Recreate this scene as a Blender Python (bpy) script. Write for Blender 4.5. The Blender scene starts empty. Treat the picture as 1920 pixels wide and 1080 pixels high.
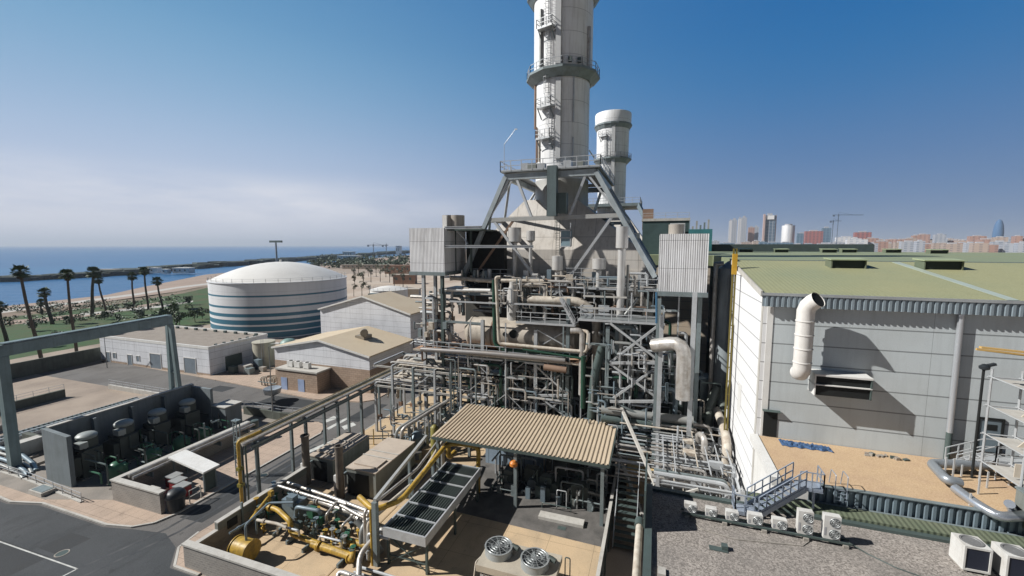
import bpy, math, random
from mathutils import Vector as V, Matrix
random.seed(7)
S = bpy.context.scene
COL = S.collection
R = math.radians
# ---------------------------------------------------------------- camera numbers (plant grid: X along the hall front, Y into the plant)
F = 790.0; AZ = R(18.9); PIT = math.atan(80/790); H = 28.0
FH = (-math.sin(AZ), math.cos(AZ)); RH = (math.cos(AZ), math.sin(AZ))
def ray(u, v):
    a = (u-960)/F; b = -(v-540)/F
    f = math.cos(PIT)+b*math.sin(PIT); z = -math.sin(PIT)+b*math.cos(PIT)
    return V((FH[0]*f+RH[0]*a, FH[1]*f+RH[1]*a, z))
CAM = V((0, 0, H))
def G(u, v, z=0.0):            # point of a level surface
    r = ray(u, v); return CAM+r*((z-H)/r.z)
def PY(u, v, y):               # point of a wall plane Y = y
    r = ray(u, v); return CAM+r*(y/r.y)
def PX(u, v, x):               # point of a wall plane X = x
    r = ray(u, v); return CAM+r*(x/r.x)
# ---------------------------------------------------------------- mesh builder
class MB:
    def __init__(s): s.v = []; s.f = []
    def add(s, vs, fs):
        n = len(s.v); s.v += [tuple(p) for p in vs]; s.f += [tuple(i+n for i in f) for f in fs]; return s
    def box(s, x0, y0, z0, x1, y1, z1):
        if x0 > x1: x0, x1 = x1, x0
        if y0 > y1: y0, y1 = y1, y0
        if z0 > z1: z0, z1 = z1, z0
        return s.add([(x0,y0,z0),(x1,y0,z0),(x1,y1,z0),(x0,y1,z0),(x0,y0,z1),(x1,y0,z1),(x1,y1,z1),(x0,y1,z1)],
              [(0,3,2,1),(4,5,6,7),(0,1,5,4),(1,2,6,5),(2,3,7,6),(3,0,4,7)])
    def cbox(s, cx, cy, z0, sx, sy, sz, rot=0):
        c, q = math.cos(rot), math.sin(rot); P = []
        for z in (z0, z0+sz):
            for dx, dy in ((-1,-1),(1,-1),(1,1),(-1,1)):
                x, y = dx*sx/2, dy*sy/2; P.append((cx+x*c-y*q, cy+x*q+y*c, z))
        return s.add(P, [(0,3,2,1),(4,5,6,7),(0,1,5,4),(1,2,6,5),(2,3,7,6),(3,0,4,7)])
    def beam(s, p, q, w, h=None, up=(0,0,1)):
        h = h or w; p = V(p); q = V(q); d = (q-p).normalized(); u = V(up)
        if abs(d.dot(u)) > .98: u = V((0,1,0))
        a = d.cross(u).normalized()*(w/2); b = a.cross(d).normalized()*(h/2)
        P = [p-a-b, p+a-b, p+a+b, p-a+b, q-a-b, q+a-b, q+a+b, q-a+b]
        return s.add(P, [(0,1,2,3),(7,6,5,4),(0,4,5,1),(1,5,6,2),(2,6,7,3),(3,7,4,0)])
    def ibeam(s, p, q, w, h, up=(0,0,1), t=.06):
        p = V(p); q = V(q); d = (q-p).normalized(); u = V(up)
        if abs(d.dot(u)) > .98: u = V((0,1,0))
        a = d.cross(u).normalized(); b = a.cross(d).normalized()
        s.beam(p+b*(h/2-t/2), q+b*(h/2-t/2), w, t, up); s.beam(p-b*(h/2-t/2), q-b*(h/2-t/2), w, t, up)
        return s.beam(p, q, t, h-2*t, up)
    def tube(s, pts, r, n=8, r1=None, caps=True):
        pts = [V(p) for p in pts]; m = len(pts); r1 = r if r1 is None else r1; base = len(s.v); prev = None
        for i, p in enumerate(pts):
            if i == 0: d = pts[1]-p
            elif i == m-1: d = p-pts[i-1]
            else: d = (p-pts[i-1]).normalized()+(pts[i+1]-p).normalized()
            d = d.normalized() if d.length > 1e-9 else (pts[i]-pts[i-1]).normalized()
            if prev is None:
                u = V((0,0,1)) if abs(d.z) < .9 else V((1,0,0)); a = d.cross(u).normalized()
            else:
                a = (prev-d*prev.dot(d)); a = a.normalized() if a.length > 1e-6 else d.orthogonal().normalized()
            prev = a; b = d.cross(a); k = 1.0
            if 0 < i < m-1:
                c = max(.35, (p-pts[i-1]).normalized().dot(d)); k = min(1/c, 1.5)
            rr = r+(r1-r)*i/(m-1)
            for j in range(n):
                t = 2*math.pi*j/n; s.v.append(tuple(p+(a*math.cos(t)+b*math.sin(t))*rr*(k if 0 < i < m-1 and m < 4 else 1)))
        for i in range(m-1):
            for j in range(n):
                j2 = (j+1) % n; A = base+i*n
                s.f.append((A+j, A+j2, A+n+j2, A+n+j))
        if caps:
            s.f.append(tuple(base+j for j in range(n))[::-1]); s.f.append(tuple(base+(m-1)*n+j for j in range(n)))
        return s
    def pipe(s, pts, r, n=8, bend=3):      # polyline with rounded elbows
        pts = [V(p) for p in pts]; out = [pts[0]]
        for i in range(1, len(pts)-1):
            p = pts[i]; a = (pts[i-1]-p); b = (pts[i+1]-p); k = min(r*bend, a.length*.45, b.length*.45)
            A = p+a.normalized()*k; B = p+b.normalized()*k
            for t in (0, .25, .5, .75, 1): out.append(A*(1-t)**2+p*2*t*(1-t)+B*t*t)
        out.append(pts[-1]); return s.tube(out, r, n)
    def lathe(s, cx, cy, prof, n=32, a0=0, a1=2*math.pi):
        full = abs(a1-a0-2*math.pi) < 1e-6; k = n if full else n+1; base = len(s.v)
        for r, z in prof:
            for j in range(k):
                t = a0+(a1-a0)*j/n; s.v.append((cx+r*math.cos(t), cy+r*math.sin(t), z))
        for i in range(len(prof)-1):
            for j in range(n):
                j2 = (j+1) % k; A = base+i*k; s.f.append((A+j, A+j2, A+k+j2, A+k+j))
        return s
    def cyl(s, cx, cy, z0, z1, r, n=24, r1=None):
        r1 = r if r1 is None else r1
        return s.lathe(cx, cy, [(.001, z0), (r, z0), (r1, z1), (.001, z1)], n)
    def poly(s, pts, z): return s.add([(p[0], p[1], z) for p in pts], [tuple(range(len(pts)))])
    def prism(s, pts, z0, z1):
        n = len(pts); P = [(p[0], p[1], z0) for p in pts]+[(p[0], p[1], z1) for p in pts]
        return s.add(P, [tuple(range(n))[::-1], tuple(range(n, 2*n))]+[(i, (i+1) % n, n+(i+1) % n, n+i) for i in range(n)])
    def hull(s, a, b):                      # loft between two equal loops
        n = len(a); return s.add(list(a)+list(b), [tuple(range(n))[::-1], tuple(range(n, 2*n))]+[(i, (i+1) % n, n+(i+1) % n, n+i) for i in range(n)])
    def build(s, name, mat, parent=None, smooth=True):
        me = bpy.data.meshes.new(name); o = bpy.data.objects.new(name, me); off = V((0,0,0)); q = parent
        while q is not None: off += q.location; q = q.parent
        me.from_pydata([tuple(V(p)-off) for p in s.v], [], s.f)
        import bmesh
        bm = bmesh.new(); bm.from_mesh(me); bmesh.ops.recalc_face_normals(bm, faces=bm.faces); bm.to_mesh(me); bm.free()
        me.materials.append(mat); COL.objects.link(o); o.parent = parent
        if smooth:
            me.polygons.foreach_set('use_smooth', [True]*len(me.polygons)); me.set_sharp_from_angle(angle=R(38))
        me.update(); return o
def tag(o, label, cat, group=None):
    o['label'] = label; o['category'] = cat
    if group: o['group'] = group
    return o
def thing(name, label, cat, loc=(0,0,0), group=None):
    o = bpy.data.objects.new(name, None); o.empty_display_size = .3; COL.objects.link(o); o.location = loc
    return tag(o, label, cat, group)
def struct(name, mb, mat, kind='structure', smooth=False):
    o = mb.build(name, mat, None, smooth); o['kind'] = kind; return o
def dup(root, loc, label=None, rotz=None, scale=None):
    def cp(o, par):
        c = o.copy(); COL.objects.link(c); c.parent = par
        for ch in o.children: cp(ch, c)
        return c
    r = cp(root, None); r.location = loc
    if rotz is not None: r.rotation_euler = (0, 0, rotz)
    if scale is not None: r.scale = (scale,)*3
    if label: r['label'] = label
    return r
def railing(mb, pts, h=1.1, step=1.6, r=.032, closed=False, toe=False):
    pts = [V(p) for p in pts]
    if closed: pts = pts+[pts[0]]
    for i in range(len(pts)-1):
        a, b = pts[i], pts[i+1]; L = (b-a).length; n = max(1, round(L/step))
        for k in range(n+1):
            p = a.lerp(b, k/n); mb.beam(p, p+V((0,0,h)), r*2, r*2)
        for zz in (h, h*.52): mb.beam(a+V((0,0,zz)), b+V((0,0,zz)), r*1.7, r*1.7)
        if toe: mb.beam(a+V((0,0,.08)), b+V((0,0,.08)), .02, .15)
    return mb
def ladder(mb, p, z1, w=.45, d=(1,0), cage=None):
    x, y, z0 = p; a = V((d[0], d[1], 0))*(w/2); P = V((x, y, 0))
    for sgn in (-1, 1): mb.beam(P+a*sgn+V((0,0,z0)), P+a*sgn+V((0,0,z1)), .06, .06)
    z = z0+.3
    while z < z1: mb.beam(P-a+V((0,0,z)), P+a+V((0,0,z)), .035, .035); z += .35
    if cage:
        c = V((cage[0], cage[1], 0)); z = z0+2.2
        while z < z1+.9:
            L = [P-a, P-a+c*.5-a*.4, P+c*.75, P+a+c*.5+a*.4, P+a]
            for i in range(4): mb.beam(L[i]+V((0,0,z)), L[i+1]+V((0,0,z)), .04, .05)
            z += .8
        for q in (P-a+c*.5-a*.4, P+c*.75, P+a+c*.5+a*.4): mb.beam(q+V((0,0,z0+2.2)), q+V((0,0,z1+.9)), .04, .04)
    return mb
# ---------------------------------------------------------------- materials
MATS = {}
def NT(name):
    m = bpy.data.materials.new(name); m.use_nodes = True; nt = m.node_tree; nt.nodes.clear()
    o = nt.nodes.new('ShaderNodeOutputMaterial'); b = nt.nodes.new('ShaderNodeBsdfPrincipled'); nt.links.new(b.outputs[0], o.inputs[0])
    return m, nt, b
def nd(nt, t, ins=None, **kw):
    n = nt.nodes.new(t)
    for k, v in kw.items(): setattr(n, k, v)
    for k, v in (ins or {}).items():
        if isinstance(v, bpy.types.NodeSocket): nt.links.new(v, n.inputs[k])
        else: n.inputs[k].default_value = v
    return n
def c4(c): return (c[0], c[1], c[2], 1)
def mixc(nt, fac, a, b, mode='MIX'):
    n = nt.nodes.new('ShaderNodeMix'); n.data_type = 'RGBA'; n.blend_type = mode
    for i, x in ((0, fac), (6, a), (7, b)):
        if isinstance(x, bpy.types.NodeSocket): nt.links.new(x, n.inputs[i])
        else: n.inputs[i].default_value = x if i == 0 else c4(x)
    return n.outputs[2]
def noise(nt, vec, scale, detail=4, rough=.6):
    return nd(nt, 'ShaderNodeTexNoise', {'Vector': vec, 'Scale': scale, 'Detail': detail, 'Roughness': rough}).outputs[0]
def ramp(nt, fac, a, b, ca=(0,0,0), cb=(1,1,1)):
    n = nd(nt, 'ShaderNodeValToRGB', {'Fac': fac}); e = n.color_ramp.elements
    e[0].position = a; e[1].position = b; e[0].color = c4(ca); e[1].color = c4(cb); return n.outputs[0]
def mth(nt, op, a, b=0.0, c=0.0):
    n = nt.nodes.new('ShaderNodeMath'); n.operation = op
    for i, x in enumerate((a, b, c)):
        if isinstance(x, bpy.types.NodeSocket): nt.links.new(x, n.inputs[i])
        else: n.inputs[i].default_value = x
    return n.outputs[0]
def mp(nt, vec, sc): return nd(nt, 'ShaderNodeMapping', {'Vector': vec, 'Scale': sc}).outputs[0]
def M(name, rgb, rough=.6, metal=0.0, dirt=None, amt=.5, scale=.6, streak=0.0, fine=.12, bump=0.0, bscale=8, seams=None, wave=None, spec=.4, wear=0.0):
    """painted or bare surface: large stains, fine mottling, rain streaks, optional seams (axis, pitch, width) and ribs (axis, pitch, depth)"""
    if name in MATS: return MATS[name]
    m, nt, b = NT(name); pos = nd(nt, 'ShaderNodeNewGeometry').outputs['Position']
    dirt = dirt or tuple(c*.55 for c in rgb)
    f = ramp(nt, noise(nt, pos, scale, 5), .42, .72); col = mixc(nt, mth(nt, 'MULTIPLY', f, amt), rgb, dirt)
    if streak:
        sf = ramp(nt, noise(nt, mp(nt, pos, (2.2, 2.2, .16)), 1.0, 4), .48, .78)
        col = mixc(nt, mth(nt, 'MULTIPLY', sf, streak), col, tuple(c*.6 for c in dirt))
    if fine:
        ff = noise(nt, pos, 14, 3, .7); col = mixc(nt, fine, col, mixc(nt, ramp(nt, ff, .3, .7), (.0,.0,.0), (1,1,1)), 'SOFT_LIGHT')
    if wear:      # dark spill patches, tyre polish along Y and fine cracks
        pf = ramp(nt, noise(nt, mp(nt, pos, (.55, .16, 1)), 1.0, 6, .7), .56, .70); col = mixc(nt, mth(nt, 'MULTIPLY', pf, wear*.7), col, tuple(c*.38 for c in rgb))
        pl = ramp(nt, noise(nt, pos, .9, 3, .5), .66, .70); col = mixc(nt, mth(nt, 'MULTIPLY', pl, wear*.6), col, tuple(c*.3 for c in rgb))
        vd = nd(nt, 'ShaderNodeTexVoronoi', {'Vector': mixc(nt, .16, pos, nd(nt, 'ShaderNodeVectorMath', {0: nd(nt, 'ShaderNodeTexNoise', {'Vector': pos, 'Scale': 1.3, 'Detail': 5.0}).outputs['Color'], 'Scale': 9.0}, operation='SCALE').outputs[0], 'ADD'), 'Scale': .2}, feature='DISTANCE_TO_EDGE').outputs['Distance']
        col = mixc(nt, mth(nt, 'MULTIPLY', mth(nt, 'LESS_THAN', vd, .003), wear*.35), col, tuple(c*.3 for c in rgb))
    hgt = None
    sep = nd(nt, 'ShaderNodeSeparateXYZ', {'Vector': pos})
    if seams:
        for ax, pitch, w, off in seams:
            fr = mth(nt, 'FRACT', mth(nt, 'DIVIDE', mth(nt, 'ADD', sep.outputs[ax], 1000+off), pitch))
            ln = mth(nt, 'LESS_THAN', fr, w/pitch); col = mixc(nt, mth(nt, 'MULTIPLY', ln, .72), col, tuple(c*.22 for c in rgb))
    if wave:
        ax, pitch, depth = wave
        w_ = mth(nt, 'SINE', mth(nt, 'MULTIPLY', sep.outputs[ax], 2*math.pi/pitch)); bn = nd(nt, 'ShaderNodeBump', {'Height': w_, 'Distance': depth, 'Strength': 1.0}); hgt = bn.outputs[0]
    if bump:
        ins = {'Height': noise(nt, pos, bscale, 4), 'Distance': bump, 'Strength': .8}
        if hgt is not None: ins['Normal'] = hgt
        hgt = nd(nt, 'ShaderNodeBump', ins).outputs[0]
    nt.links.new(col, b.inputs['Base Color']); b.inputs['Metallic'].default_value = metal; b.inputs['Specular IOR Level'].default_value = spec
    rr = mth(nt, 'MULTIPLY_ADD', f, .15, rough-.05); nt.links.new(rr, b.inputs['Roughness'])
    if hgt is not None: nt.links.new(hgt, b.inputs['Normal'])
    MATS[name] = m; return m
# ---------------------------------------------------------------- camera, sun, sky
cam = bpy.data.cameras.new('camera'); co = bpy.data.objects.new('camera', cam); COL.objects.link(co); S.camera = co
cam.sensor_fit = 'HORIZONTAL'; cam.sensor_width = 36; cam.lens = F/1920*36; cam.clip_start = .1; cam.clip_end = 120000
co.location = CAM; co.rotation_euler = (math.pi/2-PIT, 0, AZ)
SUN = V((-1, -.40, .87)).normalized(); EL = math.asin(SUN.z); ROT = math.atan2(SUN.x, SUN.y)
sl = bpy.data.lights.new('sun', 'SUN'); so = bpy.data.objects.new('sun', sl); COL.objects.link(so)
sl.energy = 5.0; sl.angle = R(.5); sl.color = (1, .98, .94); so.location = (-60, -20, 90); so.rotation_euler = (-SUN).to_track_quat('-Z', 'Y').to_euler()
w = bpy.data.worlds.new('World'); S.world = w; w.use_nodes = True; nt = w.node_tree; nt.nodes.clear()
wo = nt.nodes.new('ShaderNodeOutputWorld'); bg = nt.nodes.new('ShaderNodeBackground'); nt.links.new(bg.outputs[0], wo.inputs[0])
sky = nt.nodes.new('ShaderNodeTexSky'); sky.sky_type = 'NISHITA'; sky.sun_disc = False; sky.sun_elevation = EL; sky.sun_rotation = ROT % (2*math.pi)
sky.altitude = 30; sky.air_density = 1.0; sky.dust_density = 1.2; sky.ozone_density = 3.0
tc = nd(nt, 'ShaderNodeTexCoord'); sp = nd(nt, 'ShaderNodeSeparateXYZ', {'Vector': tc.outputs['Generated']})
# clear film-like sky: hazy and pale towards the sun side over the sea, deep blue away from it; high and rear sky stay the plain Nishita sky, dimmed
az = mth(nt, 'ADD', mth(nt, 'MULTIPLY', sp.outputs[0], -math.cos(AZ)), mth(nt, 'MULTIPLY', sp.outputs[1], -math.sin(AZ)))   # + to the left
def vramp(stops):
    n = nd(nt, 'ShaderNodeValToRGB', {'Fac': sp.outputs[2]}); e = n.color_ramp.elements
    while len(e) < len(stops): e.new(.5)
    for q, (p_, c_) in zip(e, stops): q.position = p_; q.color = c4(c_)
    n.color_ramp.interpolation = 'B_SPLINE'; return nd(nt, 'ShaderNodeVectorMath', {0: n.outputs[0], 'Scale': 1/.08}, operation='SCALE').outputs[0]
left = vramp([(0,(.66,.67,.75)),(.07,(.62,.66,.77)),(.16,(.42,.53,.72)),(.28,(.24,.42,.63)),(.40,(.14,.34,.56)),(.60,(.04,.19,.44))])
right = vramp([(0,(.20,.275,.42)),(.07,(.13,.23,.41)),(.16,(.085,.195,.405)),(.28,(.025,.165,.40)),(.40,(.005,.135,.38)),(.60,(.0,.10,.34))])
lr = ramp(nt, az, .0, 1.0); lr = nd(nt, 'ShaderNodeMapRange', {'Value': az, 'From Min': -.62, 'From Max': .66}, interpolation_type='SMOOTHSTEP').outputs[0]
vis = mixc(nt, lr, right, left)
hs = nd(nt, 'ShaderNodeHueSaturation', {'Color': sky.outputs[0], 'Saturation': 1.45, 'Value': .2})
ahead = mth(nt, 'ADD', mth(nt, 'MULTIPLY', sp.outputs[0], -math.sin(AZ)), mth(nt, 'MULTIPLY', sp.outputs[1], math.cos(AZ)))
fa_ = nd(nt, 'ShaderNodeMapRange', {'Value': ahead, 'From Min': -.1, 'From Max': .35}, interpolation_type='SMOOTHSTEP').outputs[0]
fe_ = nd(nt, 'ShaderNodeMapRange', {'Value': sp.outputs[2], 'From Min': .52, 'From Max': .85, 'To Min': 1.0, 'To Max': 0.0}, interpolation_type='SMOOTHSTEP').outputs[0]
c1b = mixc(nt, mth(nt, 'MULTIPLY', fa_, fe_), hs.outputs[0], vis)
# thin cloud bank low over the sea
cn = noise(nt, mp(nt, tc.outputs['Generated'], (2.2, 2.2, 12.0)), 2.2, 6, .55)
hb = nd(nt, 'ShaderNodeMapRange', {'Value': mth(nt, 'ABSOLUTE', mth(nt, 'SUBTRACT', sp.outputs[2], .075)), 'From Min': 0.0, 'From Max': .085, 'To Min': 1.0, 'To Max': 0.0}, interpolation_type='SMOOTHSTEP').outputs[0]
cl = mth(nt, 'MULTIPLY', mth(nt, 'MULTIPLY', ramp(nt, cn, .34, .72), hb), nd(nt, 'ShaderNodeMapRange', {'Value': az, 'From Min': -.02, 'From Max': .45, 'To Min': 0.0, 'To Max': .95}).outputs[0])
c2 = mixc(nt, cl, c1b, (9.9, 10.0, 10.7))
nt.links.new(c2, bg.inputs[0]); bg.inputs[1].default_value = .069
S.view_settings.view_transform = 'Standard'; S.view_settings.look = 'None'; S.view_settings.exposure = .24; S.view_settings.gamma = 1; S.view_settings.use_curve_mapping = False
S.cycles.max_bounces = 5; S.cycles.diffuse_bounces = 1; S.cycles.glossy_bounces = 2; S.cycles.caustics_reflective = False; S.cycles.caustics_refractive = False
# ---------------------------------------------------------------- materials used in many places
CONC = M('concrete', (.36,.33,.29), .85, dirt=(.2,.18,.15), amt=.5, streak=.35, bump=.01)
CONCW = M('pale_concrete', (.52,.50,.46), .8, dirt=(.3,.27,.23), amt=.4, streak=.3)
GALV = M('galvanised_steel', (.53,.55,.565), .42, .25, dirt=(.31,.30,.285), amt=.5, scale=1.2)
STEEL = M('grey_painted_steel', (.22,.265,.275), .5, .1, dirt=(.12,.125,.11), amt=.5, scale=.8, streak=.25)
STEELD = M('dark_green_grey_steel', (.085,.115,.11), .5, .1, dirt=(.05,.06,.05), amt=.5)
STEELB = M('blue_grey_steel', (.20,.26,.30), .45, .15, dirt=(.13,.15,.16), amt=.5)
PIPEL = M('aluminium_pipe_lagging', (.56,.54,.51), .4, .4, dirt=(.27,.22,.17), amt=.75, scale=1.4, streak=.5, bump=.006, bscale=9)
PIPEW = M('cream_pipe', (.58,.53,.45), .6, 0, dirt=(.28,.20,.14), amt=.7, scale=1.6, streak=.5)
PIPEG = M('green_pipe', (.016,.06,.038), .45, 0, amt=.4)
PIPEGR = M('grey_pipe', (.30,.31,.30), .5, .2, dirt=(.2,.18,.15), amt=.5)
YEL = M('yellow_paint', (.52,.33,.05), .5, 0, dirt=(.16,.10,.03), amt=.75, scale=2.2, streak=.5, bump=.004, bscale=20)
WHITE = M('white_paint', (.78,.77,.74), .5, 0, dirt=(.5,.47,.42), amt=.3, streak=.25)
BLACK = M('black_void', (.012,.014,.014), .8)
RED = M('red_paint', (.30,.03,.035), .5)
BLUE = M('blue_paint', (.05,.13,.30), .5)
def far_mat(name, rgb): return M(name, rgb, .8, fine=0, amt=.25, scale=.02)
# ---------------------------------------------------------------- terrain, sea
sea = MB(); sea.box(-60000, -20000, -30, 60000, 60000, -1.0)
m, nt, b = NT('sea_water'); pos = nd(nt, 'ShaderNodeNewGeometry').outputs['Position']
b.inputs['Base Color'].default_value = (.018, .085, .20, 1); b.inputs['Roughness'].default_value = .3; b.inputs['IOR'].default_value = 1.33
wv = noise(nt, mp(nt, pos, (.05, .11, 1)), 1.0, 6, .62)
col = mixc(nt, ramp(nt, noise(nt, mp(nt, pos, (.004, .0012, 1)), 1.0, 4), .35, .7), (.014,.105,.26), (.03,.15,.31)); nt.links.new(col, b.inputs['Base Color'])
nt.links.new(nd(nt, 'ShaderNodeBump', {'Height': wv, 'Distance': 2.2, 'Strength': .9}).outputs[0], b.inputs['Normal'])
struct('sea', sea, m)
shore = [(-300,-400), (-284,60), (-284.3,105), (-294.5,150), (-330,190), (-409,286), (-508,561), (-682,1075), (-960,1700), (-1500,3200), (-2600,7000), (-4000,14000), (-4000,40000)]
land = shore+[(50000,40000), (50000,-400)]
DIRT = M('packed_sandy_ground', (.36,.29,.23), .9, dirt=(.22,.18,.15), amt=.75, scale=.13, fine=.35, bump=.03, bscale=2)
gm = MB(); gm.prism(land, -20, 0); struct('ground', gm, DIRT)
def sheet(name, pts, z, mat, kind='structure'):
    mb = MB(); mb.poly(pts, z); return struct(name, mb, mat, kind)
def gp(*uv): return [tuple(G(u, v))[:2] for u, v in uv]
ASPH = M('worn_asphalt', (.058,.062,.066), .85, dirt=(.034,.04,.044), amt=.8, scale=.11, fine=.5, bump=.012, bscale=30, wear=.7)
ASPHL = M('sun_bleached_asphalt', (.15,.142,.135), .9, dirt=(.10,.093,.088), amt=.8, scale=.16, fine=.4, bump=.012, bscale=30, wear=.7)
PAVE = M('pink_concrete_paving', (.47,.36,.28), .85, dirt=(.33,.26,.21), amt=.6, scale=.4, fine=.3, seams=[(0,1.2,.03,0),(1,1.2,.03,0)], wear=.4)
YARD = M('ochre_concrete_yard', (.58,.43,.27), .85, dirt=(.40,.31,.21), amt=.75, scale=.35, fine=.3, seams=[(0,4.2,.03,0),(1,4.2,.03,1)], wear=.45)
SANDB = M('beach_sand', (.36,.27,.215), .9, dirt=(.27,.22,.18), amt=.6, scale=.05)
LINE = M('road_marking_paint', (.62,.62,.58), .7, dirt=(.3,.3,.29), amt=.8, scale=1.2)
GRASS = M('park_grass', (.035,.085,.02), .9, dirt=(.10,.085,.045), amt=.85, scale=.12, fine=.5, bump=.1, bscale=3)
SCRUB = M('dry_scrub_ground', (.22,.16,.115), .9, dirt=(.06,.085,.035), amt=.9, scale=.12, fine=.4)
z = .004
sheet('beach', [(-299,-400),(-283.5,60),(-283.8,105),(-294,150),(-329.5,190),(-408.5,286),(-507.5,561),(-681.5,1075),(-600,1075),(-450,600),(-352,286),(-283,190),(-262,150),(-256,105),(-252,60),(-268,-400)], z, SANDB)
sheet('park_lawn', [(-236,-60),(-140,-60),(-146,20),(-150,60),(-150,140),(-190,185),(-280,235),(-300,225),(-262,170),(-240,120)], z, GRASS)
sheet('scrub', [(-252,-60),(-236,-60),(-240,120),(-262,170),(-300,225),(-310,232),(-276,175),(-256,120)], z, SCRUB)
sheet('dirt_track', gp((-60,614),(60,606),(140,597),(200,588),(262,578),(300,571),(300,566),(258,573),(196,583),(136,590),(60,598),(-60,604)), 2*z, SANDB)
sheet('promenade', gp((-60,596),(60,579),(120,572),(190,562),(260,553),(330,541),(420,530),(420,527),(330,538),(256,550),(190,558.5),(120,568),(60,574),(-60,588)), 2*z, CONCW)
sheet('park_path', gp((150,592),(232,583),(306,576),(362,566),(362,563.5),(306,572),(232,579.5),(150,588)), 3*z, CONCW)
sheet('sand_lot', [(-160,140),(-60,118),(-40,300),(-200,420),(-330,300),(-190,185)], 2*z, M('building_site_sand', (.50,.42,.34), .9, dirt=(.33,.235,.17), amt=.8, scale=.035, fine=.2))
# roads of the plant
road = [(-150,-20),(-150,24.5),(-66,23.4),(-62.3,24.4),(-51.4,24.4),(-48.6,25),(-47.1,26.2),(-46.6,28),(-46.6,48),(-47.6,50.4),(-50,51.2),(-128,51.2),(-128,63),(-92,61.3),(-72,59.8),(-58,58.6),(-49,60.2),(-47.4,62),(-47.2,84),(-41,84),(-41,49),(-40.6,47),(-38.6,45.2),(-33,44.6),(-28,44.6),(-28,41.5),(-41.2,41.5),(-41.5,26.5),(-41.1,24.4),(-39.1,22.8),(-20,22.8),(-20,-20)]
sheet('plant_road', road, z, ASPHL)
sheet('service_road', [(-150,-20),(-150,24.2),(-66,23.1),(-62.3,24.1),(-51.4,24.1),(-48,24.9),(-44.5,25.5),(-41.5,24.5),(-39.3,22.6),(-20,22.6),(-20,-20)], 2*z, ASPH)
for pts in ([(-58.2,19.67),(-46.75,19.97),(-46.75,19.85),(-58.2,19.55)], [(-46.85,19.95),(-46.72,19.95),(-47.1,16),(-47.22,16)], [(-75,19.2),(-58.2,19.67),(-58.2,19.55),(-75,19.08)]):
    sheet('road_marking', pts, 3*z, LINE)
for a, bb, c, d in (((612,803),(650,783),(654,785),(616,806)), ((640,800),(662,792),(668,797),(646,806)), ((604,790),(626,780),(634,784),(612,792)), ((570,848),(624,825),(627,829),(573,852))):
    sheet('road_marking', gp(a, bb, c, d), 3*z, LINE)
def slab(name, pts, h, mat):
    mb = MB(); mb.prism(pts, 0, h); return struct(name, mb, mat)
for x, y, a, c in ((-44.2,31,1.6,3.4),(-43.4,40,1.2,5),(-55,18,4,2),(-62,56,5,2.2),(-80,57.5,2.2,1.4),(-52,21.5,1.5,1.2),(-45.4,57,1.4,4)): sheet('road_patch', [(x-a,y-c),(x+a*.9,y-c*.95),(x+a,y+c),(x-a*.95,y+c*.9)], 2.6*z, M('road_patch_tar', (.04,.043,.046), .9, dirt=(.06,.06,.06), amt=.6, scale=1.0, fine=.4))
for x0_, x1_ in ((-45.3,-45.0),(-43.7,-43.4)): sheet('tyre_mark', [(x0_-3,15),(x1_-3,15),(x1_-1,22),(x1_,26),(x1_,47),(x0_,47),(x0_,26),(x0_-1,22)], 2.8*z, M('tyre_polish', (.05,.052,.055), .6, dirt=(.10,.10,.10), amt=.9, scale=.9))
slab('pavement', [(-90,24.6),(-66,23.5),(-62.3,24.5),(-51.4,24.5),(-48.7,25.1),(-47.3,26.2),(-46.7,28),(-46.7,48),(-47.8,50.2),(-50,51),(-90,51)], .13, PAVE)
slab('pavement', [(-41.4,26.6),(-41.0,24.6),(-39,22.9),(-36,22.9),(-36,41.2),(-41.1,41.2)], .13, PAVE)
slab('kerbed_island', [(-40.9,49),(-40.4,47.1),(-38.4,45.4),(-28,44.8),(-28,84),(-40.9,84)], .13, M('island_sand', (.56,.42,.26), .9, dirt=(.36,.27,.19), amt=.7, scale=.4, fine=.3, bump=.03))
slab('kerbed_island', [(-92,61.2),(-72,59.9),(-58,58.7),(-49.2,60.3),(-47.5,62.1),(-47.3,84),(-90,84)], .13, PAVE)
kb = MB()
for P in ([(-90,24.5),(-66,23.4),(-62.3,24.4),(-51.4,24.4),(-48.6,25),(-47.2,26.1),(-46.6,28),(-46.6,48)], [(-40.98,84),(-40.98,49),(-40.5,47),(-38.4,45.3),(-28,44.7)], [(-41.5,26.6),(-41.1,24.5),(-39,22.8),(-36,22.8)]):
    for i in range(len(P)-1): kb.beam((*P[i], .075), (*P[i+1], .075), .2, .15)
struct('kerb', kb, CONCW)
slab('gas_yard', [(-38,23.1),(-25.5,23.1),(-25.5,36.4),(-38,36.4)], .15, YARD)
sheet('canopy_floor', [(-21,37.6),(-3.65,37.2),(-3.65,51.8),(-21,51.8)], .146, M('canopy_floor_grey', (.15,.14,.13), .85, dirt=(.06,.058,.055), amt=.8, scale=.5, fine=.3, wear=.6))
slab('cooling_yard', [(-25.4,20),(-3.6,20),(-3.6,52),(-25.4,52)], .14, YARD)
slab('concrete_apron', [(-90,24.8),(-63,24.8),(-55.8,27.2),(-55.8,50),(-90,50)], .14, M('dusty_apron', (.30,.265,.23), .9, dirt=(.17,.16,.145), amt=.7, scale=.3, fine=.3))
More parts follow.
